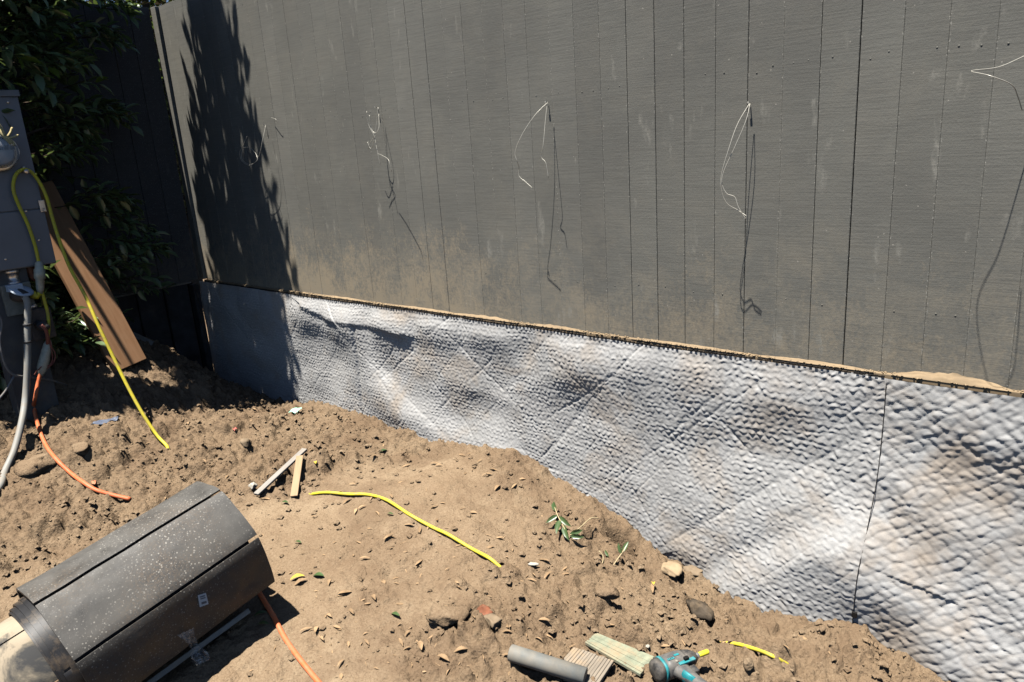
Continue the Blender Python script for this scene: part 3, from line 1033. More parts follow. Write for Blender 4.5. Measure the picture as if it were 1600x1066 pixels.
wire_thing('tangled wire tail with crossed frayed strands, second from the tree shadow', (590, 168),
           [[(591, 168, .02), (588, 195, .03), (586, 215, .04), (590, 238, .05), (594, 258, .05)],
            [(573, 174, .06), (576, 195, .06), (584, 212, .06), (579, 222, .06), (575, 233, .06)],
            [(577, 180, .05), (580, 200, .05), (586, 208, .05), (592, 200, .04), (592, 178, .02)],
            [(586, 212, .05), (580, 232, .05), (574, 222, .05)],
            [(590, 240, .06), (597, 243, .07), (607, 250, .09), (612, 268, .09)]])
wire_thing('wide bowed wire tail on the middle of the fence', (856, 160),
           [[(856, 160, .02), (836, 180, .06), (815, 212, .09), (805, 238, .10), (808, 252, .10), (811, 262, .09), (811, 275, .09), (822, 285, .09), (832, 294, .09)],
            [(855, 161, .02), (852, 190, .04), (849, 225, .06), (846, 245, .06), (853, 255, .06), (857, 278, .06)]])
wire_thing('long double wire tail with twisted end, on the right half of the fence', (1172, 161),
           [[(1171, 162, .02), (1152, 195, .05), (1138, 235, .075), (1127, 275, .085), (1128, 300, .085), (1136, 318, .08), (1152, 328, .07), (1167, 338, .07)],
            [(1172, 162, .02), (1165, 190, .04), (1148, 230, .06), (1132, 265, .075), (1128, 285, .08), (1135, 302, .08), (1148, 308, .075), (1154, 324, .075), (1166, 343, .07)]])
wire_thing('pale wire tail reaching in from the right edge with a sharp bend', (1640, 70),
           [[(1640, 70, .02), (1600, 88, .06), (1560, 105, .10), (1518, 111, .135), (1545, 118, .185), (1580, 132, .165), (1590, 150, .14), (1597, 172, .10)]])

# ================================================================== TREE
def leaf_geo(L=0.092, W=0.038):
    """folded leaf along +X, 8 triangles"""
    P = [(0, 0, 0), (.3 * L, .5 * W, .006), (.3 * L, 0, -.003), (.3 * L, -.5 * W, .006), (.65 * L, .46 * W, .004), (.65 * L, 0, -.006), (.65 * L, -.46 * W, .004), (L, 0, -.014)]
    Fs = [(0, 2, 1), (0, 3, 2), (1, 2, 5, 4), (2, 3, 6, 5), (4, 5, 7), (5, 6, 7)]
    return np.array(P), Fs

def frame(d, up=(0, 0, 1)):
    d = np.asarray(d, float); d = d / (np.linalg.norm(d) + 1e-9)
    u = np.asarray(up, float)
    s = np.cross(u, d)
    if np.linalg.norm(s) < 1e-3: s = np.cross((1, 0, 0), d)
    s /= np.linalg.norm(s)
    n = np.cross(d, s)
    return np.stack([d, s, n], 1)                             # columns

def build_tree():
    base = np.array([-5.02, 1.15, float(g_base(-5.02, 1.15))])
    tr = empty('leafy_tree', base)
    tag(tr, 'tall dark green leafy tree in the shaded corner behind the grey meter box', 'tree')
    trunk = catmull([base + (0, 0, -.1), base + (.03, .02, .8), base + (-.02, .05, 1.8), base + (.06, .35, 2.5), base + (.15, .75, 3.4), base + (.3, .9, 5.6)], 8)
    child('trunk', tube('trunk', trunk, np.linspace(.06, .012, len(trunk)), 10), M_BARK, tr)
    # crown profile: (height above base, half width in x, half width in y, y shift)
    def prof(z):
        hx = np.interp(z, [0, .25, .8, 1.4, 1.8, 2.4, 3.0, 3.6, 4.4, 5.2, 6.0], [.20, .28, .34, .36, .44, .50, .50, .40, .30, .20, .03])
        hy = np.interp(z, [0, .25, .8, 1.5, 2.0, 2.4, 3.0, 3.8, 4.6, 5.4, 6.0], [.30, .55, .68, .66, .68, .58, .48, .42, .36, .24, .04])
        xc = np.interp(z, [0, 1.0, 1.6, 2.2, 3.0, 4.0, 6.0], [.10, .12, .14, .20, .21, .36, .46])
        yc = np.interp(z, [0, 1.6, 2.1, 2.6, 3.4, 6.0], [.05, .05, .12, .70, .85, .95])
        return hx, hy, xc, yc
    tips = []
    def room(q):
        return q[0] > -5.27
    twigsV = []; twigsF = []
    leaves = []
    r2 = random.Random(3)
    N = 1750
    for k in range(N):
        z = r2.uniform(.12, 5.9) if k > N * .42 else r2.uniform(.12, 2.45)
        hx, hy, xc, yc = prof(z)
        a = r2.uniform(0, 2 * math.pi)
        rr = math.sqrt(r2.uniform(.10, 1.0)) * (1 + (.22 if z < 2.3 else .42) * float(perlin(a * 1.3, z * 2.6, 77)))
        if z > 2.6 and r2.random() < .25: continue
        p = base + np.array([xc + hx * rr * math.cos(a), yc + hy * rr * math.sin(a), z])
        if not room(p): continue
        # the gap in the crown through which the sun reaches the leaning plank
        cc_ = R.T @ (p - O)
        ux, uy = 800 + F * cc_[0] / cc_[2], 533 + F * cc_[1] / cc_[2]
        if ux > 152 and -90 < uy < 60: continue
        gap_ = False
        for pz, pyy, pxx in ((.75, 1.75, -4.68), (1.15, 1.62, -4.80), (1.6, 1.50, -4.93)):
            t_ = p[2] - pz
            if t_ > .15 and math.hypot(p[0] - (pxx - SX * t_), p[1] - (pyy - SY * t_)) < .25: gap_ = True
        if gap_: continue
        tt = (2.60 - p[1]) / SY; xl = p[0] + SX * tt; zl = p[2] - tt
        if zl > 1.15:
            lo = np.interp(zl, [1.2, 1.4, 1.75, 2.7, 3.2], [-5.25, -5.08, -4.98, -4.86, -4.82]); hi = np.interp(zl, [.9, 1.6, 2.3, 2.7, 3.2], [-4.15, -4.22, -4.30, -4.42, -4.45])
            j_ = r2.uniform(-.05, .05)
            if zl > 1.5 and r2.random() < .38: continue
            if xl < lo + .07 + j_ or xl > hi - .06 + j_: continue
        out = np.array([math.cos(a) * .8, math.sin(a), r2.uniform(-.55, .35)])
        out /= np.linalg.norm(out)
        tips.append((p, out))
    # drooping sprays that reach out over the side fence
    for (px, py, xx, dx, dy) in ((236, 372, -4.85, 1, .15), (215, 385, -4.85, 1, .3), (200, 330, -4.85, 1, .1), (195, 300, -4.88, 1, .1), (222, 350, -4.9, 1, .1), (185, 180, -4.95, .3, 1), (180, 165, -4.95, .2, 1),
                                 (172, 45, -4.9, 1, .4), (165, 60, -4.9, .8, .6), (200, 10, -5.1, 1, -.2), (120, 210, -4.8, .7, .5), (110, 235, -4.8, .8, .5),
                                 (235, 440, -5.0, 1, .3), (185, 425, -5.1, .9, .4), (205, 405, -4.8, .9, .3), (175, 300, -4.8, 1, .2)):
        for j in range(3):
            p = at_x(px + r2.uniform(-14, 6), py + r2.uniform(-10, 10), xx + r2.uniform(-.05, .05))
            tips.append((p - np.array([0, .05, 0]), np.array([.15, .9, -.35 + r2.uniform(-.2, .3)])))
    for (p, out) in tips:
        L = r2.uniform(.14, .28)
        q0 = p - out * L * .6 + np.array([0, 0, -.02]); q1 = p + out * L * .15 + np.array([0, 0, .015]); q2 = p + out * L * .55 + np.array([0, 0, -.01])
        v, f = tube_geo(np.array([q0, q1, q2]), [.0035, .0022, .0012], 3, len(twigsV))
        twigsV += v; twigsF += f
        n = r2.randint(8, 13)
        for i in range(n):
            t = (i + .5) / n
            c = q0 * (1 - t) ** 2 + 2 * q1 * t * (1 - t) + q2 * t * t
            az = i * 2.4 + r2.uniform(-.4, .4)
            Fm = frame(out)
            ld = out * (.35 + .6 * t) + (Fm[:, 1] * math.cos(az) + Fm[:, 2] * math.sin(az)) * r2.uniform(.5, .9)
            ld = ld + np.array([0, 0, r2.uniform(-.35, .1)])
            S = r2.uniform(.72, 1.2)
            leaves.append((c, frame(ld, (r2.uniform(-.5, .5), r2.uniform(-.5, .5), 1)), S, t))
    LV, LF = leaf_geo()
    # which leaves show largest: in front, low enough to be in the frame
    def score(c):
        cc = R.T @ (c - O)
        if cc[2] < .5: return -9
        u = 800 + F * cc[0] / cc[2]; w = 533 + F * cc[1] / cc[2]
        if not (0 < u < 300 and 0 < w < 520): return -9
        return -cc[2] + .002 * u
    order = sorted(range(len(leaves)), key=lambda i: -score(leaves[i][0]))
    front = set(order[:280])
    lm = mesh_py('leaf', LV, LF, True); lm.materials.append(M_LEAF)
    lm2 = mesh_py('leaf', LV, LF, True); lm2.materials.append(M_LEAFNEW)
    Vb = []; Fb = []
    for i, (c, Fm, S, t) in enumerate(leaves):
        if i in front:
            o = bpy.data.objects.new('leaf', lm2 if (t > .8 and r2.random() < .35) else lm)
            COL.objects.link(o); o.parent = tr
            m = Matrix.Identity(4)
            for a in range(3):
                for b in range(3): m[a][b] = Fm[a, b] * S
                m[a][3] = c[a] - base[a]
            o.matrix_local = m
        else:
            o_ = len(Vb)
            Vb += list((Fm @ (LV * S).T).T + c)
            Fb += [tuple(q + o_ for q in f) for f in LF]
    fo = child('foliage', mesh_py('foliage', Vb, Fb, True), M_LEAF, tr); fo['kind'] = 'stuff'
    child('twigs', mesh_py('twigs', twigsV, twigsF, True), M_BARK, tr)['kind'] = 'stuff'
    for k in range(16):
        z = r2.uniform(.5, 4.6)
        hx, hy, xc, yc = prof(z + .3)
        a = r2.uniform(0, 6.28)
        e = base + np.array([xc + hx * .7 * math.cos(a), yc + hy * .75 * math.sin(a), z + .35])
        if not room(e): continue
        kt = int(np.argmin(np.abs(trunk[:, 2] - base[2] - z))); s0 = trunk[kt]
        child('limb', tube('limb', catmull([s0, (s0 + e) / 2 + np.array([0, 0, .06]), e], 5), np.linspace(.02, .006, 11), 6), M_BARK, tr)
build_tree()

def bg_tree(base, H, rx, n, label):
    base = np.array(base, float)
    tr = empty('garden_tree', base)
    tag(tr, label, 'tree')
    r3 = random.Random(int(H * 100))
    child('trunk', tube('trunk', catmull([base, base + (0.03, 0, H * .5), base + (0, .02, H * .9)], 6), np.linspace(.10, .03, 13), 8), M_BARK, tr)
    Vb = []; Fb = []
    LV, LF = leaf_geo(.15, .06)
    for k in range(n):
        z = H * r3.uniform(.25, 1.0)
        r = rx * math.sqrt(max(0, 1 - ((z / H - .6) / .42) ** 2)) * math.sqrt(r3.uniform(.15, 1))
        a = r3.uniform(0, 6.28)
        c = base + np.array([r * math.cos(a), r * math.sin(a), z])
        for j in range(5):
            Fm = frame((r3.gauss(0, 1), r3.gauss(0, 1), r3.gauss(-.2, .6)))
            o_ = len(Vb)
            cc = c + np.array([r3.gauss(0, .06), r3.gauss(0, .06), r3.gauss(0, .06)])
            Vb += list((Fm @ (LV * r3.uniform(.7, 1.2)).T).T + cc); Fb += [tuple(q + o_ for q in f) for f in LF]
    child('crown', mesh_py('crown', Vb, Fb, True), M_LEAFBG, tr)['kind'] = 'stuff'
    for k in range(5):
        a = k * 1.25
        e = base + np.array([rx * .6 * math.cos(a), rx * .6 * math.sin(a), H * .75])
        child('limb', tube('limb', catmull([base + (0.02, 0, H * .4), e * .5 + (base + (0, 0, H * .55)) * .5, e], 5), np.linspace(.04, .012, 11), 6), M_BARK, tr)
gt = at_x(225, 6, -8.6)
bg_tree((gt[0], gt[1], .1), gt[2] + .75, .85, 900, 'dark garden tree peeping over the fence corner at the top')

# ================================================================== ROLL OF BLACK PLASTIC
RA = np.array([-2.437, 1.127, CAMZ - 1.36]); ang, RL, RR, tilt = 4.70, .60, .24, -.185
rd = np.array([math.cos(ang) * math.cos(tilt), math.sin(ang) * math.cos(tilt), math.sin(tilt)])   # from far end to near end
rs = np.array([-rd[1], rd[0], 0]); rs /= np.linalg.norm(rs)
ru = np.cross(rd, rs); ru *= np.sign(ru[2])
def roll_pt(th, d, r):
    return RA + rd * d + r * (math.cos(th) * rs + math.sin(th) * ru)
def shell(name, th0, th1, d0, d1, r, t=.008, n=14, flat=0.0, m=7, wob=.0015):
    """curved slab between two angles, thickness t inwards, end faces closed"""
    outer = []; inner = []
    thm = (th0 + th1) / 2; hw = (th1 - th0) / 2
    for i in range(n + 1):
        th = th0 + (th1 - th0) * i / n
        q = (th - thm) / hw
        rr = r * (1 - flat * (1 - q * q)) if flat else r
        e = min(1, (1 - abs(q)) * n * .7)
        for j in range(m + 1):
            d = d0 + (d1 - d0) * j / m
            w = wob * float(perlin(th * 3 + r * 50, d * 9, 5))
            outer.append(roll_pt(th, d, rr - .003 * (1 - e) + w))
            inner.append(roll_pt(th, d, rr - t + w))
    V = outer + inner
    k = m + 1; N = len(outer)
    Fs = []
    for i in range(n):
        for j in range(m):
            a, b, c, d = i * k + j, (i + 1) * k + j, (i + 1) * k + j + 1, i * k + j + 1
            Fs.append((a, b, c, d)); Fs.append((N + a, N + d, N + c, N + b))
    for i in range(n):
        a, b = i * k, (i + 1) * k
        Fs.append((a, N + a, N + b, b)); Fs.append((a + m, b + m, N + b + m, N + a + m))
    for j in range(m):
        Fs.append((j, j + 1, N + j + 1, N + j)); q = n * k + j
        Fs.append((q, N + q, N + q + 1, q + 1))
    me = mesh_py(name, V, Fs, True)
    bm = bmesh.new(); bm.from_mesh(me); bmesh.ops.recalc_face_normals(bm, faces=bm.faces); bm.to_mesh(me); bm.free()
    try: me.set_sharp_from_angle(angle=math.radians(40))
    except Exception: pass
    return me
rollo = empty('plastic_roll', RA - np.array([0, 0, RR]))
tag(rollo, 'dusty black rolled plastic sheet of broad ribbed panels lying on the dirt', 'plastic roll')
edges = [-.52, .38, 1.28, 2.18, 3.08, 3.98]
for a, b in zip(edges[:-1], edges[1:]):
    child('panel', shell('panel', a + .024, b - .024, -.022, RL, RR + .009, .010, flat=.056, wob=.004), M_PLASTIC, rollo)
child('liner', shell('liner', -.56, 4.02, .004, RL + .012, RR - .027, .004, 60), M_BAND, rollo)
for k, (rr, dd, a, b) in enumerate(((RR - .031, .030, .33, 3.9), (RR - .031, .034, -.7, .29), (RR - .039, .044, -.8, 3.9), (RR - .046, .050, -.8, 4.0))):
    child('inner_band', shell('inner_band', a, b, .02, RL + dd, rr, .005, 30), M_BAND, rollo)
for a, b in ((-.9, .20), (.23, 1.25), (1.28, 2.3), (2.33, 3.6)):
    child('inner_panel', shell('inner_panel', a, b, .05, RL + .62, RR - .055, .008, 14, flat=.03), M_TAN, rollo)
# sticker and crumpled film on the lowest visible panel
def roll_hit(px, py, r):
    rr_ = ray(px, py); rr_ = rr_ / np.linalg.norm(rr_)
    t = np.linspace(.8, 4, 3200)
    P = O + t[:, None] * rr_
    q = P - RA
    q = q - (q @ rd)[:, None] * rd
    k = int(np.argmax(np.linalg.norm(q, axis=1) < r))
    p = P[k] - RA
    return math.atan2(p @ ru, p @ rs), p @ rd
def panel_r(th):
    for a, b in zip(edges[:-1], edges[1:]):
        if a <= th <= b:
            q = (th - (a + b) / 2) / ((b - a) / 2 - .024)
            return (RR + .009) * (1 - .056 * (1 - min(1, q * q)))
    return RR + .009
def roll_patch(name, quad, r, n=6):
    cs = [roll_hit(*q, RR) for q in quad]
    V = []
    for i in range(n + 1):
        for j in range(n + 1):
            s, t = i / n, j / n
            th = (1 - s) * (1 - t) * cs[0][0] + s * (1 - t) * cs[1][0] + s * t * cs[2][0] + (1 - s) * t * cs[3][0]
            d = (1 - s) * (1 - t) * cs[0][1] + s * (1 - t) * cs[1][1] + s * t * cs[2][1] + (1 - s) * t * cs[3][1]
            V.append(roll_pt(th, d, panel_r(th) + r))
    return mesh_np(name, np.array(V), grid_faces(n + 1, n + 1))
lab = child('sticker', roll_patch('sticker', [(308, 930), (321, 926), (326, 944), (312, 949)], .0045), M_LABEL, rollo)
for q in ([(311, 932), (319, 929.6), (320, 931.2), (312, 933.6)], [(312, 935), (320, 932.6), (321, 934.2), (313, 936.6)], [(314, 941), (322, 938.6), (323, 942), (315, 944.5)]):
    V = child('print', roll_patch('print', q, .0055, 2), M_INK, rollo)
    V.parent = lab; V.location = (0, 0, 0)
fl = []
quad = [(278, 996), (303, 983), (327, 1030), (308, 1040)]
cs = [roll_hit(*q, RR) for q in quad[:2]]
for i in range(9):
    for j in range(13):
        s, t = i / 8, j / 12
        s = .5 + (s - .5) * (1 - .6 * math.sin(math.pi * min(1, t * 1.25)))
        px = (1 - s) * ((1 - t) * 278 + t * 308) + s * ((1 - t) * 303 + t * 328) + 5 * math.sin(t * 3.1) * (1 - 2 * s) * -1
        py = (1 - s) * ((1 - t) * 994 + t * 1040) + s * ((1 - t) * 982 + t * 1030)
        th, d = roll_hit(px, py, RR + .01) if t < .55 else roll_hit((1 - s) * 292 + s * 318, (1 - s) * 1015 + s * 1004, RR + .01)
        if t < .55:
            p = roll_pt(th, d, panel_r(th) + .006 + .006 * abs(math.sin(9 * s + 4 * t)))
            lastp = p
        else:
            p0 = roll_pt(th, d, panel_r(th) + .008)
            dep = (R.T @ (p0 - O))[2]
            rr_ = ray(px, py); p = O + rr_ / F * (dep - .004 * math.sin(11 * s + 3 * t))
        fl.append(p)
fm = link('clear_film', mesh_np('clear_film', np.array(fl), grid_faces(9, 13)), M_FILM)
tag(fm, 'crumpled strip of clear plastic film stuck on the roll beside the sticker', 'plastic film')

# grey board under the roll
def slab_from_px(name, q, th, mat, lift=.004, bev=.002):
    """thin slab whose top corners stand over four ground pixels"""
    T = [ground_pt(*p) for p in q]
    for p_ in T: p_[2] += lift + th
    return slab_geo(name, T, th, mat, bev)
def slab_geo(name, T, th, mat, bev=.002):
    T = [np.asarray(t, float) for t in T]
    nrm = np.cross(T[1] - T[0], T[2] - T[0]); nrm /= np.linalg.norm(nrm)
    if nrm[2] < 0:
        nrm = -nrm
    B = [t - nrm * th for t in T]
    V = T + B
    Fs = [(0, 1, 2, 3), (7, 6, 5, 4)] + [(i, i + 4, (i + 1) % 4 + 4, (i + 1) % 4) for i in range(4)]
    c = sum(V) / 8
    me = mesh_py(name, [v - c for v in V], Fs)
    bm = bmesh.new(); bm.from_mesh(me); bmesh.ops.recalc_face_normals(bm, faces=bm.faces); bm.to_mesh(me); bm.free()
    if bev: bevel_mesh(me, bev, 1)
    o = link(name, me, mat); o.location = c
    return o
def plane_slab(name, centre, along, across, hl, hw, th, mat, bev=.002):
    al = np.asarray(along, float); al /= np.linalg.norm(al)
    ac = np.asarray(across, float); ac -= al * (ac @ al); ac /= np.linalg.norm(ac)
    nn = np.cross(al, ac)
    V, Fs = box_geo((0, 0, 0), (ac * hw), (nn * th / 2), (al * hl))
    # local frame: length along local z for the grain
    Mx = Matrix.Identity(4)
    for a in range(3):
        Mx[a][0] = ac[a]; Mx[a][1] = nn[a]; Mx[a][2] = al[a]; Mx[a][3] = centre[a]
    V, Fs = box_geo((0, 0, 0), (hw, 0, 0), (0, th / 2, 0), (0, 0, hl))
    me = mesh_py(name, V, Fs)
    if bev: bevel_mesh(me, bev, 1)
    o = link(name, me, mat)
    o.matrix_world = Mx
    return o
a = ground_pt(388, 968); b = ground_pt(225, 1088)
a[2] += .03; b[2] += .03
brd = plane_slab('weathered_board', (a + b) / 2, a - b, (.8, .0, .6), np.linalg.norm(a - b) / 2, .065, .018, M_GREYWOOD)
tag(brd, 'grey weathered board half under the dusty black roll', 'board')

# ================================================================== METER BOX, POST, CORDS
XB = -4.40
def bx(px, py, x=XB): return at_x(px, py, x)
tr_ = bx(24, 142); br_ = bx(91, 411)
yb1 = (tr_[1] + br_[1]) / 2
zt, zb = tr_[2], br_[2]
yb0 = yb1 - .42
mb = empty('electric_meter_box', (XB - .08, yb1 - .2, float(g_base(XB, yb1 - .2))))
tag(mb, 'grey metal electric meter box on a post at the left edge', 'meter box')
zs = bx(10, 332)[2]
def mbox(name, x0, x1, y0, y1, z0, z1, mat, bev=.004, parent=mb):
    return child(name, box_mesh(name, ((x0 + x1) / 2, (y0 + y1) / 2, (z0 + z1) / 2), ((x1 - x0) / 2, 0, 0), (0, (y1 - y0) / 2, 0), (0, 0, (z1 - z0) / 2), bev), mat, parent)
mbox('cabinet', XB - .15, XB - .006, yb0, yb1, zb, zt, M_METALGREY)
mbox('upper_cover', XB - .005, XB + .004, yb0 + .004, yb1 - .004, zs + .004, zt - .03, M_METALGREY, .002)
mbox('lower_cover', XB - .005, XB + .010, yb0 + .004, yb1 - .004, zb + .006, zs - .002, M_METALGREY, .003)
mbox('hood', XB - .155, XB + .014, yb0 - .005, yb1 + .006, zt - .028, zt + .004, M_METALGREY2, .004)
mc = bx(-8, 238)
met = child('meter', lathe('meter', mc, (1, 0, 0), [(0, .094), (.03, .094), (.034, .088), (.04, .082)], 36), M_STEEL, mb)
g = child('dome', lathe('dome', mc + np.array([.04, 0, 0]), (1, 0, 0), [(0, .080), (.06, .078), (.085, .070), (.098, .05), (.102, .02)], 36), M_GLASS, mb); g.parent = met; g.location = (0, 0, 0)
g = child('dial', lathe('dial', mc + np.array([.041, 0, 0]), (1, 0, 0), [(0, .066), (.02, .066), (.03, .058)], 32), M_LABEL, mb); g.parent = met; g.location = (0, 0, 0)
for k in range(4):
    g = child('register', box_mesh('register', mc + np.array([.074, -.02 + .026 * k, .018]), (.003, 0, 0), (0, .009, 0), (0, 0, .011), .001), M_INK, mb); g.parent = met; g.location = (0, 0, 0)
g = child('fixing_screw', lathe('fixing_screw', bx(36, 262, XB + .012), (1, 0, 0), [(0, .008), (.014, .008), (.018, .005)], 10), M_STEEL, mb)
for q in ((12, 160), (60, 375), (8, 405), (40, 330)):
    child('cover_screw', lathe('cover_screw', bx(*q, XB + .006), (1, 0, 0), [(0, .006), (.006, .006), (.008, .004)], 10), M_STEEL, mb)
lc = bx(66, 322, XB + .012)
lt = child('latch', box_mesh('latch', lc, (.006, 0, 0), (0, .014, 0), (0, 0, .030), .002), M_STEEL, mb)
g = child('latch_loop', tube('latch_loop', catmull([lc + np.array([.004, 0, -.012]), lc + np.array([.020, 0, -.014]), lc + np.array([.022, 0, -.026]), lc + np.array([.004, 0, -.028])], 4), .0025, 6), M_STEEL, mb); g.parent = lt; g.location = (0, 0, 0)
# the post below
pl, pr_ = at_x(6, 470, XB - .03), at_x(76, 560, XB - .03)
py0 = at_x(18, 600, XB - .03)[1]; py1 = at_x(88, 612, XB - .03)[1]
gz = float(g_base(XB, (py0 + py1) / 2))
mbox('post', XB - .13, XB - .03, py0, py1, gz - .25, zb + .004, M_POST, .004)
hb = bx(20, 432, XB - .04)
child('conduit_hub', lathe('conduit_hub', (hb[0], hb[1], zb), (0, 0, -1), [(0, .035), (.018, .035), (.02, .027), (.06, .027), (.062, .032), (.08, .032)], 18), M_STEEL, mb)
hb = bx(48, 424, XB - .05)
child('rusty_elbow', tube('rusty_elbow', catmull([(hb[0], hb[1], zb), (hb[0], hb[1] + .005, zb - .05), (hb[0] + .03, hb[1] + .03, zb - .075)], 5), .022, 12), M_RUST, mb)
# pale outlet plate with lifted flap
c1 = at_x(30, 465, XB - .026)
plate = mbox('outlet_plate', XB - .03, XB - .004, c1[1] - .075, c1[1] + .06, c1[2] - .085, c1[2] + .075, M_OLDPL, .004)
fc = at_x(33, 455, XB + .03)
g = child('flap_cover', lathe('flap_cover', fc, (.5, 0.25, 1), [(0, .055), (.006, .055), (.010, .045)], 24), M_WHITEPL, mb)
g = child('flap_hinge', box_mesh('flap_hinge', fc + np.array([-.02, -.02, .02]), (.02, 0, 0), (0, .035, 0), (0, 0, .018), .004), M_WHITEPL, mb)
c2 = at_x(62, 503, XB + .0)
mbox('outlet_box', XB - .03, XB + .035, c2[1] - .055, c2[1] + .055, c2[2] - .09, c2[2] + .075, M_DARKBOX, .008)
g = child('mount_ear', lathe('mount_ear', c2 + np.array([.0, -.01, .085]), (1, 0, 0), [(0, .016), (.006, .016)], 14), M_STEEL, mb)

# rope end tied round the meter
rp = empty('rope_end', bx(0, 205, XB + .12))
tag(rp, 'frayed tan rope end lying over the round meter', 'rope')
child('strand', tube('strand', catmull([bx(-30, 190, XB + .1), bx(-8, 200, XB + .13), bx(8, 214, XB + .15), bx(18, 224, XB + .15)], 6), .011, 8), M_ROPE, rp)
for q in (((14, 216), (22, 214), (29, 211)), ((12, 214), (17, 206), (19, 199)), ((16, 218), (21, 224), (22, 228)), ((8, 212), (2, 200), (-4, 192))):
    child('strand', tube('strand', catmull([bx(*p, XB + .155) for p in q], 4), [.006] * 8 + [.003], 6), M_ROPE, rp)

# grey cable
gc = empty('grey_cable', bx(42, 470))
tag(gc, 'thick grey cable plugged into the post and hanging to the dirt', 'cable')
gp0 = ground_pt(8, 742)
P = [at_x(26, 462, XB + .02), at_x(36, 463, XB + .06), at_x(43, 475, XB + .07), at_x(43, 520, XB + .07), at_x(43, 570, XB + .08), at_x(40, 620, XB + .1)]
xe = P[-1][0]
def blend(px, py, x_from, p_to, t):
    return at_x(px, py, x_from + (p_to[0] - x_from) * t)
P += [blend(34, 660, xe, gp0, .35), blend(22, 705, xe, gp0, .7), gp0 + np.array([0, 0, .012]), ground_pt(0, 765, .01), ground_pt(-30, 800, .0)]
child('jacket', tube('jacket', catmull(P, 8), .0165, 12), M_GREYCORD, gc)
child('plug', lathe('plug', at_x(24, 461, XB + .0), (P[1] - P[0]), [(0, .034), (.03, .036), (.05, .03), (.075, .022)], 16), M_DARKBOX, gc)
for py in (507, 534):
    q = at_x(43, py, XB + .07)
    child('tie', lathe('tie', q - np.array([0, 0, .006]), (0, 0, 1), [(0, .021), (.012, .021)], 12), M_DARKBOX, gc)

# yellow cord: loop over the box and down to the soil
yc = empty('yellow_cord', bx(45, 268, XB + .03))
tag(yc, 'yellow extension cord looped over the meter box and falling past the plank to dirt', 'cord')
xc_ = XB + .035
gy = ground_pt(262, 700)
P = [at_x(61, 412, xc_), at_x(55, 385, xc_), at_x(44, 352, xc_), at_x(30, 322, xc_), at_x(21, 297, xc_), at_x(24, 275, xc_), at_x(36, 265, xc_), at_x(50, 270, xc_), at_x(64, 289, xc_), at_x(74, 312, xc_), at_x(83, 345, xc_)]
path = [(96, 385), (110, 420), (133, 462), (152, 505), (178, 560), (200, 605), (222, 645), (245, 680)]
for i, q in enumerate(path):
    t = (i + 1) / (len(path) + 1)
    P.append(at_x(*q, xc_ + (gy[0] - xc_) * t ** 1.25))
P.append(gy + np.array([0, 0, .004])); P.append(gy + np.array([.02, -.02, -.03]))
child('jacket', tube('jacket', catmull(P, 7), .0088, 10), M_YELLOW, yc)
child('hook', lathe('hook', at_x(36, 268, XB + .01), (1, 0, 0), [(0, .006), (.05, .006), (.052, .012), (.056, .012)], 8), M_STEEL, yc)
child('coupler', lathe('coupler', at_x(61, 408, xc_), at_x(63, 458, xc_) - at_x(61, 408, xc_), [(0, .010), (.01, .019), (.04, .021), (.045, .026), (.09, .026), (.095, .02), (.14, .019), (.17, .012)], 14), M_CLEAR, yc)
P2 = [at_x(62, 442, xc_), at_x(63, 455, xc_), at_x(58, 462, xc_), at_x(50, 460, xc_ - .01), at_x(46, 458, xc_ - .02)]
child('elbow_plug', tube('elbow_plug', catmull(P2, 5), [.012] * 10 + [.02] * 11, 10), M_YELLOW, yc)
P3 = [at_x(64, 452, xc_), at_x(70, 472, xc_), at_x(75, 492, xc_), at_x(76, 512, xc_ + .01), at_x(75, 528, xc_ + .01)]
child('tail', tube('tail', catmull(P3, 6), .0085, 8), M_YELLOW, yc)

oc = empty('orange_cord', at_x(70, 540, xc_))
tag(oc, 'orange extension cord hanging from the post and curving over loose soil', 'cord')
child('coupler', lathe('coupler', at_x(76, 532, xc_ + .01), at_x(66, 576, xc_ + .01) - at_x(76, 532, xc_ + .01), [(0, .012), (.02, .020), (.06, .023), (.11, .026), (.15, .026), (.17, .02), (.19, .014)], 14), M_CLEAR, oc)
go = ground_pt(62, 655)
P = [at_x(68, 568, xc_ + .01), at_x(60, 596, xc_ + .02), at_x(55, 622, xc_ + .03)]
for q, l in (((57, 652), .05), ((63, 678), .025), ((75, 705), .02), ((92, 728), .018), ((112, 746), .016), ((130, 758), .014), ((150, 770), .012), ((175, 777), .01), ((204, 782), .006)):
    P.append(ground_pt(*q, l))
child('jacket', tube('jacket', catmull(P, 7), .0098, 10), M_ORANGE, oc)
for q in ([(72, 515), (77, 535), (82, 555), (80, 568), (70, 574)], [(74, 515), (80, 540), (86, 552), (84, 566), (72, 577)], [(66, 572), (58, 580), (54, 586)]):
    child('lead', tube('lead', catmull([at_x(*p, xc_ + .03) for p in q], 5), .003, 5), M_REDWIRE, oc)
child('plug', lathe('plug', at_x(60, 507, XB + .035), (1, .3, -.2), [(0, .024), (.035, .026), (.05, .018), (.07, .014)], 14), M_DARKBOX, oc)
P = [at_x(64, 508, XB + .1), at_x(71, 515, XB + .1), at_x(74, 527, XB + .08), at_x(74, 540, XB + .05)]
child('jacket', tube('jacket', catmull(P, 5), .009, 8), M_REDWIRE, oc)

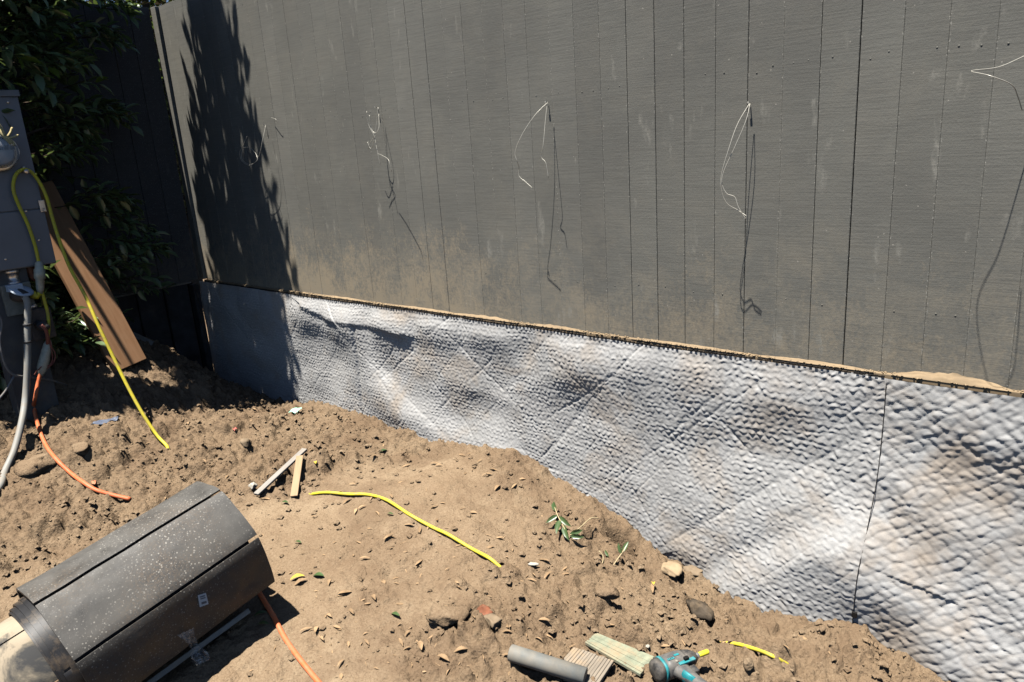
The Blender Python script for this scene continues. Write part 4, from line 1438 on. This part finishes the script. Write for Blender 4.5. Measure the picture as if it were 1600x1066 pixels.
tc = empty('thin_cable', ground_pt(50, 590))
tag(tc, 'thin dark grey cable looping across the post foot in shade', 'cable')
xt = XB + .02
P = [at_x(-20, 470, xt), at_x(2, 500, xt), at_x(0, 535, xt), at_x(8, 570, xt), at_x(22, 586, xt), at_x(45, 589, xt), at_x(70, 592, xt - .02), at_x(92, 598, xt - .06), at_x(104, 602, xt - .12)]
child('jacket', tube('jacket', catmull(P, 6), .006, 8), M_THIN, tc)
P = [at_x(22, 588, xt), at_x(8, 612, xt), at_x(-10, 632, xt)]
child('jacket', tube('jacket', catmull(P, 6), .006, 8), M_THIN, tc)

# leaning plank
B0 = at_x(203, 572, -4.64)
T0 = at_x(52, 290, -4.98)
pk = plane_slab('leaning_plank', (B0 + T0) / 2, T0 - B0, (0, 1, 0), np.linalg.norm(T0 - B0) / 2, .104, .036, M_PLANK, .003)
tag(pk, 'brown plank leaning on the meter box, its foot in loose soil', 'plank')

# pale strip beside the plank
a = ground_pt(206, 528, .03); b = ground_pt(240, 542, .02)
st = plane_slab('pale_strip', (a + b) / 2, b - a, (0, .3, 1), np.linalg.norm(b - a) / 2, .016, .012, M_GREYWOOD)
tag(st, 'short pale grey strip of wood on the soil by the plank foot', 'wood strip')

# ================================================================== LOOSE PIECES ON THE DIRT
def ground_tube(name, part, path, r, mat, label, cat, group=None, bury=True, lift=.012):
    t = empty(name, ground_pt(*path[0]))
    tag(t, label, cat, group)
    P = [ground_pt(*q, lift * (.45 + .75 * ((i * 7) % 5) / 4) if 0 < i < len(path) - 1 else -.008) for i, q in enumerate(path)]
    child(part, tube(part, catmull(P, 7), r, 10), mat, t)
    return t
ground_tube('yellow_cord', 'jacket', [(482, 771), (510, 773), (545, 777), (575, 776), (605, 786), (640, 806), (675, 827), (700, 840), (735, 860), (765, 878), (783, 887)], .0072, M_YELLOW,
            'yellow cord length emerging beside the tan stick, curving over bare dirt', 'cord', 'yellow cord lengths')
ground_tube('yellow_cord', 'jacket', [(1126, 1003), (1150, 1010), (1180, 1021), (1205, 1029), (1232, 1037)], .0068, M_YELLOW,
            'short yellow cord length poking from soil behind the cordless driver', 'cord', 'yellow cord lengths')
ground_tube('orange_cord', 'jacket', [(404, 922), (412, 940), (428, 968), (446, 1000), (468, 1032), (498, 1068), (520, 1090)], .0092, M_ORANGE,
            'orange cord length coming out from under the black roll', 'cord', None, lift=.008)

def stick(name, q0, q1, hw, th, mat, label, cat, l0=.01, l1=.01):
    a = ground_pt(*q0, l0); b = ground_pt(*q1, l1)
    al = b - a
    ac = np.cross(al, (0, 0, 1))
    o = plane_slab(name, (a + b) / 2, al, ac, np.linalg.norm(al) / 2, hw, th, mat, .0015)
    tag(o, label, cat)
    return o
stick('grey_stake', (401, 778), (478, 712), .016, .012, M_GREYWOOD, 'long pale grey wooden stake lying on the dirt', 'stake', .012, .03)
stick('tan_stick', (460, 780), (470, 722), .017, .010, M_TANWOOD, 'short tan wooden stick beside the pale grey stake', 'stick', .010, .022)

def pipe():
    a = ground_pt(798, 1032, .022); b = ground_pt(915, 1068, .022)
    t = empty('pipe_offcut', a)
    tag(t, 'grey plastic pipe offcut pushed under the weathered shakes', 'pipe')
    d = b - a; d /= np.linalg.norm(d)
    child('tube', lathe('tube', a, d, [(0, .023), (0.001, .0255), (.004, .027), (np.linalg.norm(b - a), .027), (np.linalg.norm(b - a) + .001, .02)], 24), M_PIPE, t)
pipe()

def shake(q, n, mat, label, lift):
    """weathered roofing shake: ribs running along its length (q0->q1), 4 pixel corners"""
    T = [ground_pt(*p) for p in q]
    zc = np.mean([t[2] for t in T])
    ctr = sum(T) / 4
    Pm = np.array(T)
    # fit a plane so the board stays flat
    A = np.c_[Pm[:, :2], np.ones(4)]
    co, *_ = np.linalg.lstsq(A, Pm[:, 2], rcond=None)
    for t in T: t[2] = co @ np.array([t[0], t[1], 1]) + lift
    t0 = empty('roof_shake', ctr)
    tag(t0, label, 'roof shake', 'weathered roof shakes')
    rs_ = random.Random(n)
    for k in range(n):
        s0, s1 = k / n + .03 / n, (k + 1) / n - .03 / n
        a = T[0] * (1 - s0) + T[3] * s0; b = T[1] * (1 - s0) + T[2] * s0
        c = T[1] * (1 - s1) + T[2] * s1; d = T[0] * (1 - s1) + T[3] * s1
        up = np.array([0, 0, rs_.uniform(-.0012, .0012)])
        e0, e1 = rs_.uniform(-.02, .015), rs_.uniform(-.02, .02)
        al = b - a
        top = [a + up + al * e0, b + up + al * e1, c + up + al * e1, d + up + al * e0]
        bot = [p - np.array([0, 0, .012]) for p in top]
        V = top + bot
        Fs = [(0, 1, 2, 3), (7, 6, 5, 4)] + [(i, i + 4, (i + 1) % 4 + 4, (i + 1) % 4) for i in range(4)]
        me = mesh_py('rib', V, Fs)
        bm = bmesh.new(); bm.from_mesh(me); bmesh.ops.recalc_face_normals(bm, faces=bm.faces); bm.to_mesh(me); bm.free()
        bevel_mesh(me, .0012, 1)
        child('rib', me, mat, t0)
shake([(934, 997), (1024, 1034), (1000, 1062), (915, 1014)], 9, M_SHAKE_G, 'green tinged ribbed roof shake partly under soil beside the cordless driver', .020)
shake([(861, 1062), (897, 1027), (960, 1044), (930, 1090)], 14, M_SHAKE_B, 'brown ribbed roof shake lying over the grey pipe end', .026)

# ------------------------------------------------------------------ cordless driver
def driver():
    a = ground_pt(1030, 1052); b = ground_pt(1120, 1035)
    ax = b - a; ax[2] = 0; ax /= np.linalg.norm(ax)
    hd = np.cross(ax, (0, 0, 1)); hd /= np.linalg.norm(hd)
    if hd[1] > 0: hd = -hd                                       # handle towards the camera
    up = np.array([0, 0, 1.0])
    zc = float(max(ground_h(a[0], a[1]), ground_h(b[0], b[1]))) + .030
    p0 = at_z(1024, 1049, zc)
    dp = at_z(1112, 1036, zc)
    Ltot = np.linalg.norm(dp - p0)
    t = empty('cordless_driver', p0)
    tag(t, 'dusty black and teal cordless driver with a yellow bit lying by the shakes', 'cordless driver')
    s = .175 / .175
    def loft(name, secs, mat, seg=22, sq=2.6):
        """secs: (along, half height (handle dir), half thickness (up), offset along handle dir)"""
        V = []; Fs = []
        for (d, hh, ht, of) in secs:
            for k in range(seg):
                th = 2 * math.pi * k / seg
                c, s_ = math.cos(th), math.sin(th)
                cc = math.copysign(abs(c) ** (2 / sq), c); ss = math.copysign(abs(s_) ** (2 / sq), s_)
                V.append(p0 + ax * d + hd * (of + hh * cc) + up * ht * ss)
        m = len(secs)
        for i in range(m - 1):
            for k in range(seg):
                k2 = (k + 1) % seg
                Fs.append((i * seg + k, (i + 1) * seg + k, (i + 1) * seg + k2, i * seg + k2))
        Fs.append(tuple(range(seg))); Fs.append(tuple(reversed([(m - 1) * seg + k for k in range(seg)])))
        me = mesh_py(name, V, Fs, True)
        bm = bmesh.new(); bm.from_mesh(me); bmesh.ops.recalc_face_normals(bm, faces=bm.faces); bm.to_mesh(me); bm.free()
        return child(name, me, mat, t)
    loft('rear_cap', [(-.008, .020, .020, 0), (-.004, .031, .029, 0), (.004, .035, .033, 0), (.022, .036, .034, 0)], M_RUBBER)
    loft('teal_band', [(.020, .0375, .0355, 0), (.030, .0375, .0355, 0)], M_TEAL)
    body = loft('motor_housing', [(.028, .036, .034, 0), (.05, .037, .035, 0), (.075, .0365, .0345, 0), (.10, .034, .032, 0), (.108, .031, .029, 0)], M_TOOL)
    loft('nose_cone', [(.107, .0315, .0295, 0), (.118, .031, .029, 0), (.134, .026, .025, 0), (.148, .017, .017, 0), (.153, .013, .013, 0)], M_RUBBER)
    def cyl(name, d0, prof, mat, n=16):
        return child(name, lathe(name, p0 + ax * d0, ax, prof, n), mat, t)
    cyl('chuck', .151, [(0, .009), (.006, .0095), (.010, .0095), (.014, .008), (.018, .006)], M_STEEL)
    cyl('driver_bit', .166, [(0, .0075), (.004, .0085), (.034, .0088), (.037, .0075)], M_BITYEL)
    # handle lying towards the camera
    def hloft(name, secs, mat, seg=18):
        V = []; Fs = []
        for (h, cx, wa, wt) in secs:
            for k in range(seg):
                th = 2 * math.pi * k / seg
                V.append(p0 + hd * h + ax * (cx + wa * math.cos(th)) + up * (wt * math.sin(th)))
        m = len(secs)
        for i in range(m - 1):
            for k in range(seg):
                k2 = (k + 1) % seg
                Fs.append((i * seg + k, i * seg + k2, (i + 1) * seg + k2, (i + 1) * seg + k))
        Fs.append(tuple(reversed(range(seg)))); Fs.append(tuple((m - 1) * seg + k for k in range(seg)))
        me = mesh_py(name, V, Fs, True)
        bm = bmesh.new(); bm.from_mesh(me); bmesh.ops.recalc_face_normals(bm, faces=bm.faces); bm.to_mesh(me); bm.free()
        return child(name, me, mat, t)
    hloft('handle', [(.015, .070, .036, .024), (.04, .074, .030, .023), (.065, .080, .023, .022), (.10, .086, .021, .020), (.14, .092, .023, .021), (.165, .094, .030, .024)], M_TOOL)
    hloft('handle_grip', [(.060, .066, .010, .0247), (.075, .070, .010, .0240), (.10, .077, .010, .0228)], M_TEAL)
    hloft('battery', [(.166, .098, .045, .028), (.17, .098, .052, .033), (.20, .098, .053, .034), (.21, .098, .048, .030)], M_RUBBER)
    # trigger, selector and raised teal panel on the upper side
    child('trigger', box_mesh('trigger', p0 + ax * .112 + hd * .050, ax * .010, hd * .016, up * .008, .003), M_RUBBER, t)
    child('teal_panel', box_mesh('teal_panel', p0 + ax * .098 + hd * .031 + up * .024, ax * .030, hd * .007, (up * .003 + hd * .0), .002), M_TEAL, t)
    child('selector', box_mesh('selector', p0 + ax * .099 + hd * .026 + up * .030, ax * .008, hd * .006, up * .006, .002), M_DARKBACK, t)
    bd = child('badge', box_mesh('badge', p0 + ax * .052 + hd * .010 + up * .0352, ax * .012, hd * .0045, up * .0008, .0003), M_TEAL, t)
    child('badge', box_mesh('badge', p0 + ax * .078 + hd * .002 + up * .0352, ax * .009, hd * .0040, up * .0008, .0003), M_TEAL, t)
    child('logo_oval', lathe('logo_oval', p0 + ax * .066 + hd * .022 + up * .0285, up, [(0, .005), (.004, .005)], 14), M_OLDPL, t)
    cu = bpy.data.curves.new('lettering', 'FONT'); cu.body = 'LXT'; cu.size = .0095; cu.extrude = .0003
    cu.align_x = 'CENTER'; cu.align_y = 'CENTER'
    tmp = bpy.data.objects.new('lettering_curve', cu); COL.objects.link(tmp)
    bpy.context.view_layer.update()
    me = bpy.data.meshes.new_from_object(tmp.evaluated_get(bpy.context.evaluated_depsgraph_get()))
    bpy.data.objects.remove(tmp)
    me.materials.clear()
    to = link('lettering', me, M_DARKBACK)
    to.parent = t
    mm = Matrix.Identity(4)
    for i in range(3):
        mm[i][0] = ax[i]; mm[i][1] = -hd[i]; mm[i][2] = up[i]
        mm[i][3] = (ax * .052 + hd * .010 + up * .0363)[i]
    to.matrix_local = mm
driver()

# ------------------------------------------------------------------ stones, clods
def lump_mesh(name, r, seed, sub=3, flat=(1, 1, .7), rough_=.25, facet=False):
    bm = bmesh.new()
    bmesh.ops.create_icosphere(bm, subdivisions=sub, radius=1)
    rr = random.Random(seed)
    off = np.array([rr.uniform(0, 50), rr.uniform(0, 50)])
    cuts = [(Vector((rr.gauss(0, 1), rr.gauss(0, 1), rr.gauss(0, 1))).normalized(), rr.uniform(.55, .85)) for _ in range(7)]
    for v in bm.verts:
        n = v.co.normalized()
        for c, d in cuts:
            k = n.dot(c)
            if k * v.co.length > d: v.co -= c * (v.co.dot(c) - d)
        k = 1 + rough_ * float(fbm(n.x * 1.7 + off[0] + n.z, n.y * 1.7 + off[1] - n.z, 3, 4))
        v.co = Vector((v.co.x * flat[0], v.co.y * flat[1], v.co.z * flat[2])) * r * k
    me = bpy.data.meshes.new(name); bm.to_mesh(me); bm.free()
    me.polygons.foreach_set('use_smooth', [not facet] * len(me.polygons))
    return me
def lump(name, px, py, r, mat, label, cat, seed, flat=(1, 1, .6), rot=0, sink=.3, group=None, tilt=0):
    me = lump_mesh(name, r, seed, 3, flat)
    o = link(name, me, mat)
    p = ground_pt(px, py)
    o.location = (p[0], p[1], p[2] + r * flat[2] * (1 - sink))
    o.rotation_euler = (tilt, tilt * .5, rot)
    tag(o, label, cat, group)
    return o
lump('dirt_clod', 703, 968, .074, M_DIRT, 'big slabby pale clod tilted on the dirt, left of the rusty shard', 'clod', 11, (1.0, .72, .34), 1.0, .35, None, .12)
lump('rusty_shard', 757, 960, .040, M_RUST, 'rust red shard half under soil beside a big pale clod', 'shard', 12, (1.1, .65, .35), -.2, .3)
lump('dark_stone', 770, 978, .034, M_STONEGREY, 'small brown stone just below the rusty shard', 'stone', 13, (1.1, .9, .6), .2, .2)
lump('dark_chunk', 1094, 964, .052, M_CHARRED, 'dark charred looking chunk half buried near the grey sheet', 'chunk', 14, (1.3, .75, .6), -.4, .35)
lump('flat_stone', 1050, 893, .050, M_STONE, 'flat pale tan stone on the soil edge beside the grey sheet', 'stone', 15, (.9, .9, .32), .5, .25, None, .12)
lump('tan_stone', 1085, 898, .040, M_STONEGREY, 'brownish stone close behind the flat pale tan stone', 'stone', 16, (1.2, .7, .5), .1, .4)
lump('round_stone', 384, 697, .034, M_STONEGREY, 'smooth round stone in loose soil above the grey stake', 'stone', 17, (1, .9, .8), 0, .45)
lump('chalk_stone', 396, 766, .024, M_CHALK, 'small white chalky lump at the low end of the grey stake', 'stone', 18, (1, .8, .7), 0, .3)
lump('dirt_clod', 950, 934, .042, M_DIRT, 'dark sided clod between the yellow leaf and the shakes', 'clod', 19, (1.3, .8, .6), .2, .4)
lump('dirt_clod', 1170, 1048, .026, M_DIRT, 'small clod sitting on the short yellow cord length', 'clod', 20, (.7, .7, 1.0), .2, .2)
lump('dirt_clod', 60, 735, .085, M_DIRT, 'big soil lump beside the foot of the grey cable', 'clod', 21, (1.3, .9, .6), .9, .4)
lump('dirt_clod', 130, 708, .050, M_DIRT, 'soil lump right of the orange cord near the shade edge', 'clod', 22, (1.1, .8, .7), .4, .4)
lump('white_pebble', 1012, 1013, .008, M_CHALK, 'tiny white pebble above the cordless driver', 'pebble', 23, (1, 1, .8), 0, .2)
lump('white_pebble', 834, 885, .014, M_CHALK, 'white pebble just past the end of the curving yellow cord', 'pebble', 24, (1.5, .8, .6), .5, .2)

# crumbs: many small lumps
def crumbs():
    V = []; Fs = []
    r4 = np.random.default_rng(5)
    n = 36000
    X = r4.uniform(-5.2, -.2, n); Y = r4.uniform(.45, 2.5, n)
    ro = rough(X, Y)
    cl = .5 + .5 * fbm(X * 3, Y * 3, 88, 3)
    keep = r4.uniform(0, 1, n) < (.03 + .9 * ro * np.clip(cl * 2 - .5, .05, 1))
    X, Y = X[keep], Y[keep]
    Z = ground_h(X, Y)
    Rr = .0022 + .0150 * r4.uniform(0, 1, len(X)) ** 5
    for x, y, z, r in zip(X, Y, Z, Rr):
        add_lump(V, Fs, (x, y, z + r * .3), r, .8)
    o = link('soil_crumbs', mesh_py('soil_crumbs', V, Fs), M_DIRT)
    tag(o, 'loose brown crumbs of soil scattered over the dirt', 'soil', None, 'stuff')
crumbs()

# ------------------------------------------------------------------ leaves and litter
def litter():
    r5 = random.Random(9)
    V = []; Fs = []
    shapes = []
    def litter_leaf(L, W, bend):
        P = []
        n = 5
        for i in range(n):
            t = i / (n - 1)
            w = W * math.sin(math.pi * min(.97, max(.03, t))) ** .8
            z = bend * math.sin(math.pi * t) * L
            P += [(L * (t - .5), w / 2, z + w * .25), (L * (t - .5), 0, z), (L * (t - .5), -w / 2, z + w * .2)]
        F_ = []
        for i in range(n - 1):
            for j in range(2):
                a = i * 3 + j
                F_.append((a, a + 3, a + 4, a + 1))
        return np.array(P), F_
    n = 0
    while n < 400:
        px = r5.uniform(120, 1300); py = r5.uniform(590, 1066)
        w = math.exp(-((px - 640) / 330) ** 2)
        if r5.random() > .18 + .8 * w: continue
        p = march(px, py, g_base)
        if p[1] > 2.47 or p[1] < .5 or p[0] < -5 or (-2.75 < p[0] < -2.12 and p[1] < 1.22): continue
        n += 1
        p[2] = float(ground_h(p[0], p[1])) + .003
        L = .010 + .032 * r5.random() ** 2; W = L * r5.uniform(.08, .4)
        P, F_ = litter_leaf(L, W, r5.uniform(-.05, .12))
        a = r5.uniform(0, 6.28)
        Fm = frame((math.cos(a), math.sin(a), r5.uniform(-.25, .25)), (r5.uniform(-.5, .5), r5.uniform(-.5, .5), 1))
        o_ = len(V)
        V += list((Fm @ P.T).T + p); Fs += [tuple(q + o_ for q in f) for f in F_]
    o = link('leaf_litter', mesh_py('leaf_litter', V, Fs, True), M_DRYLEAF)
    tag(o, 'dry tan leaf flakes and twig bits strewn over the dirt', 'leaf litter', None, 'stuff')
    def one(px, py, L, W, mat, label, cat='leaf', rot=0, lift=.006, bend=.12, group=None, tilt=.15):
        P, F_ = litter_leaf(L, W, bend)
        me = mesh_py('fallen_leaf', P, F_, True)
        o = link('fallen_leaf', me, mat)
        q = ground_pt(px, py, lift)
        Fm = frame((math.cos(rot), math.sin(rot), tilt))
        m = Matrix.Identity(4)
        for a in range(3):
            for b in range(3): m[a][b] = Fm[a, b]
            m[a][3] = q[a]
        o.matrix_world = m
        tag(o, label, cat, group)
    one(1021, 918, .040, .016, M_YLEAF, 'bright yellow leaf on soil near the flat pale stone', rot=-1.0, lift=.015, tilt=.4)
    one(465, 906, .055, .022, M_YLEAF, 'yellow tan leaf on bare dirt right of the black roll', rot=.9)
    one(470, 912, .050, .020, M_DRYLEAF, 'curled brown leaf touching the yellow tan leaf', rot=1.3)
    one(498, 903, .050, .022, M_GLEAF, 'green leaf on bare dirt right of the yellow tan leaf', rot=.4)
    one(598, 708, .050, .024, M_GLEAF, 'green leaf on bare dirt among dry flakes below the bright fold', rot=1.2)
    one(493, 725, .042, .016, M_YLEAF, 'yellow green leaf just right of the tan stick', rot=-.5)
    one(610, 806, .036, .012, M_GLEAF, 'small flat green leaf above the curving yellow cord', rot=.2)
    one(408, 966, .050, .020, M_GLEAF, 'green leaf beside the orange cord near the roll end', rot=.9, lift=.012)
    one(412, 982, .050, .018, M_GLEAF, 'second green leaf beside the orange cord, lower down', rot=.5, lift=.012)
    one(445, 788, .045, .016, M_GLEAF, 'dull green leaf at the foot of the tan stick', rot=.3)
    one(618, 964, .045, .016, M_GLEAF, 'pale green leaf left of the big pale clod', rot=.1)
    one(466, 850, .040, .014, M_GLEAF, 'small pale green leaf above the black roll corner', rot=.2)
    r6 = random.Random(14)
    k = 0
    while k < 60:
        px = r6.gauss(600, 210); py = r6.uniform(640, 1040)
        if not (300 < px < 1250): continue
        p = march(px, py, g_base)
        if p[1] > 2.4 or (-2.75 < p[0] < -2.12 and p[1] < 1.22): continue
        k += 1
        L = r6.uniform(.03, .055)
        one(px, py, L, L * r6.uniform(.2, .38), M_DRYLEAF, 'dry tan leaf lying on the bare dirt', rot=r6.uniform(0, 6.28), group='dry leaves on the dirt', bend=r6.uniform(0, .14), tilt=r6.uniform(-.12, .12))
litter()

def sprig(px, py, label, stems, leaves_, tail):
    b = ground_pt(px, py)
    t = empty('green_sprig', b)
    tag(t, label, 'plant sprig')
    for P in stems:
        P = [b + np.array(q) for q in P]
        child('stem', tube('stem', catmull(P, 5), .0025, 5), M_STEM, t)
    LV, LF = leaf_geo(.078, .025)
    lm = mesh_py('leaf', LV, LF, True); lm.materials.append(M_GLEAF)
    for (c, d, s) in leaves_:
        o = bpy.data.objects.new('leaf', lm); COL.objects.link(o); o.parent = t
        Fm = frame(d, (.3, -1, .4))
        m = Matrix.Identity(4)
        for a in range(3):
            for q in range(3): m[a][q] = Fm[a, q] * s
            m[a][3] = c[a]
        o.matrix_local = m
X_ = np.array([R[0, 0], R[1, 0], 0]); X_ /= np.linalg.norm(X_)      # ground direction that runs to the right of the picture
Yv = np.array([-X_[1], X_[0], 0])
def L(r, f, u): return tuple(X_ * r + Yv * f + np.array([0, 0, u]))
sprig(890, 842, 'limp green sprig lying over the soil with a bent pale stem', [[L(0, 0, .0), L(-.02, .04, .03), L(-.04, .10, .05), L(-.05, .16, .06)], [L(0, 0, .01), L(.05, .04, .025), L(.10, .10, .03), L(.135, .115, .02)]],
      [(L(-.045, .13, .055), L(-.2, .9, .3), .9), (L(-.03, .08, .045), L(-.3, -.8, -.2), 1.0), (L(-.02, .05, .035), L(.1, -.9, -.3), 1.0), (L(-.035, .1, .05), L(.5, -.6, -.3), .9), (L(0, 0, .02), L(.9, .2, .1), .8), (L(0, -.005, .015), L(.8, -.3, 0), .8), (L(-.04, .11, .05), L(-.6, -.3, -.2), .8)], None)
sprig(972, 882, 'small pale sprig standing in the dug hole by the grey sheet', [[L(-.06, -.05, 0), L(-.02, -.01, .03), L(.01, .02, .05), L(.02, .04, .065)], [L(-.09, -.02, 0), L(-.075, .01, .03), L(-.09, .03, .05)]],
      [(L(.005, .015, .045), L(.5, .5, .6), .7), (L(0, .01, .04), L(-.2, .3, .7), .6), (L(-.05, .03, .02), L(-.3, .6, .3), .5)], None)

# litter of plastic
def scrap(px, py, w, h, mat, label, cat, rot=0, seed=1):
    r7 = random.Random(seed)
    V = []
    n = 6
    for i in range(n):
        for j in range(n):
            V.append(((i / 5 - .5) * w, (j / 5 - .5) * h, .008 * r7.uniform(0, 1) + .008 * math.sin(i * 1.3) * math.cos(j)))
    o = link('plastic_scrap', mesh_np('plastic_scrap', np.array(V), grid_faces(n, n)), mat)
    p = ground_pt(px, py, .01)
    o.location = p; o.rotation_euler = (.2, -.1, rot)
    tag(o, label, cat)
scrap(462, 645, .07, .05, M_MINT, 'mint and white plastic scrap near the low corner of the grey sheet', 'plastic scrap', .4, 3)
scrap(158, 664, .10, .04, M_BLUE, 'dark blue grey plastic scrap in loose soil by the yellow cord', 'plastic scrap', .7, 4)
scrap(178, 659, .05, .03, M_BLUE, 'small blue grey scrap touching the larger blue grey one', 'plastic scrap', 1.2, 5)
scrap(368, 675, .02, .02, M_PINK, 'tiny faded red scrap above the round stone', 'plastic scrap', .2, 6)
scrap(148, 758, .055, .018, M_ORANGEBIT, 'salmon plastic scrap lying against the orange cord', 'plastic scrap', -.4, 7)
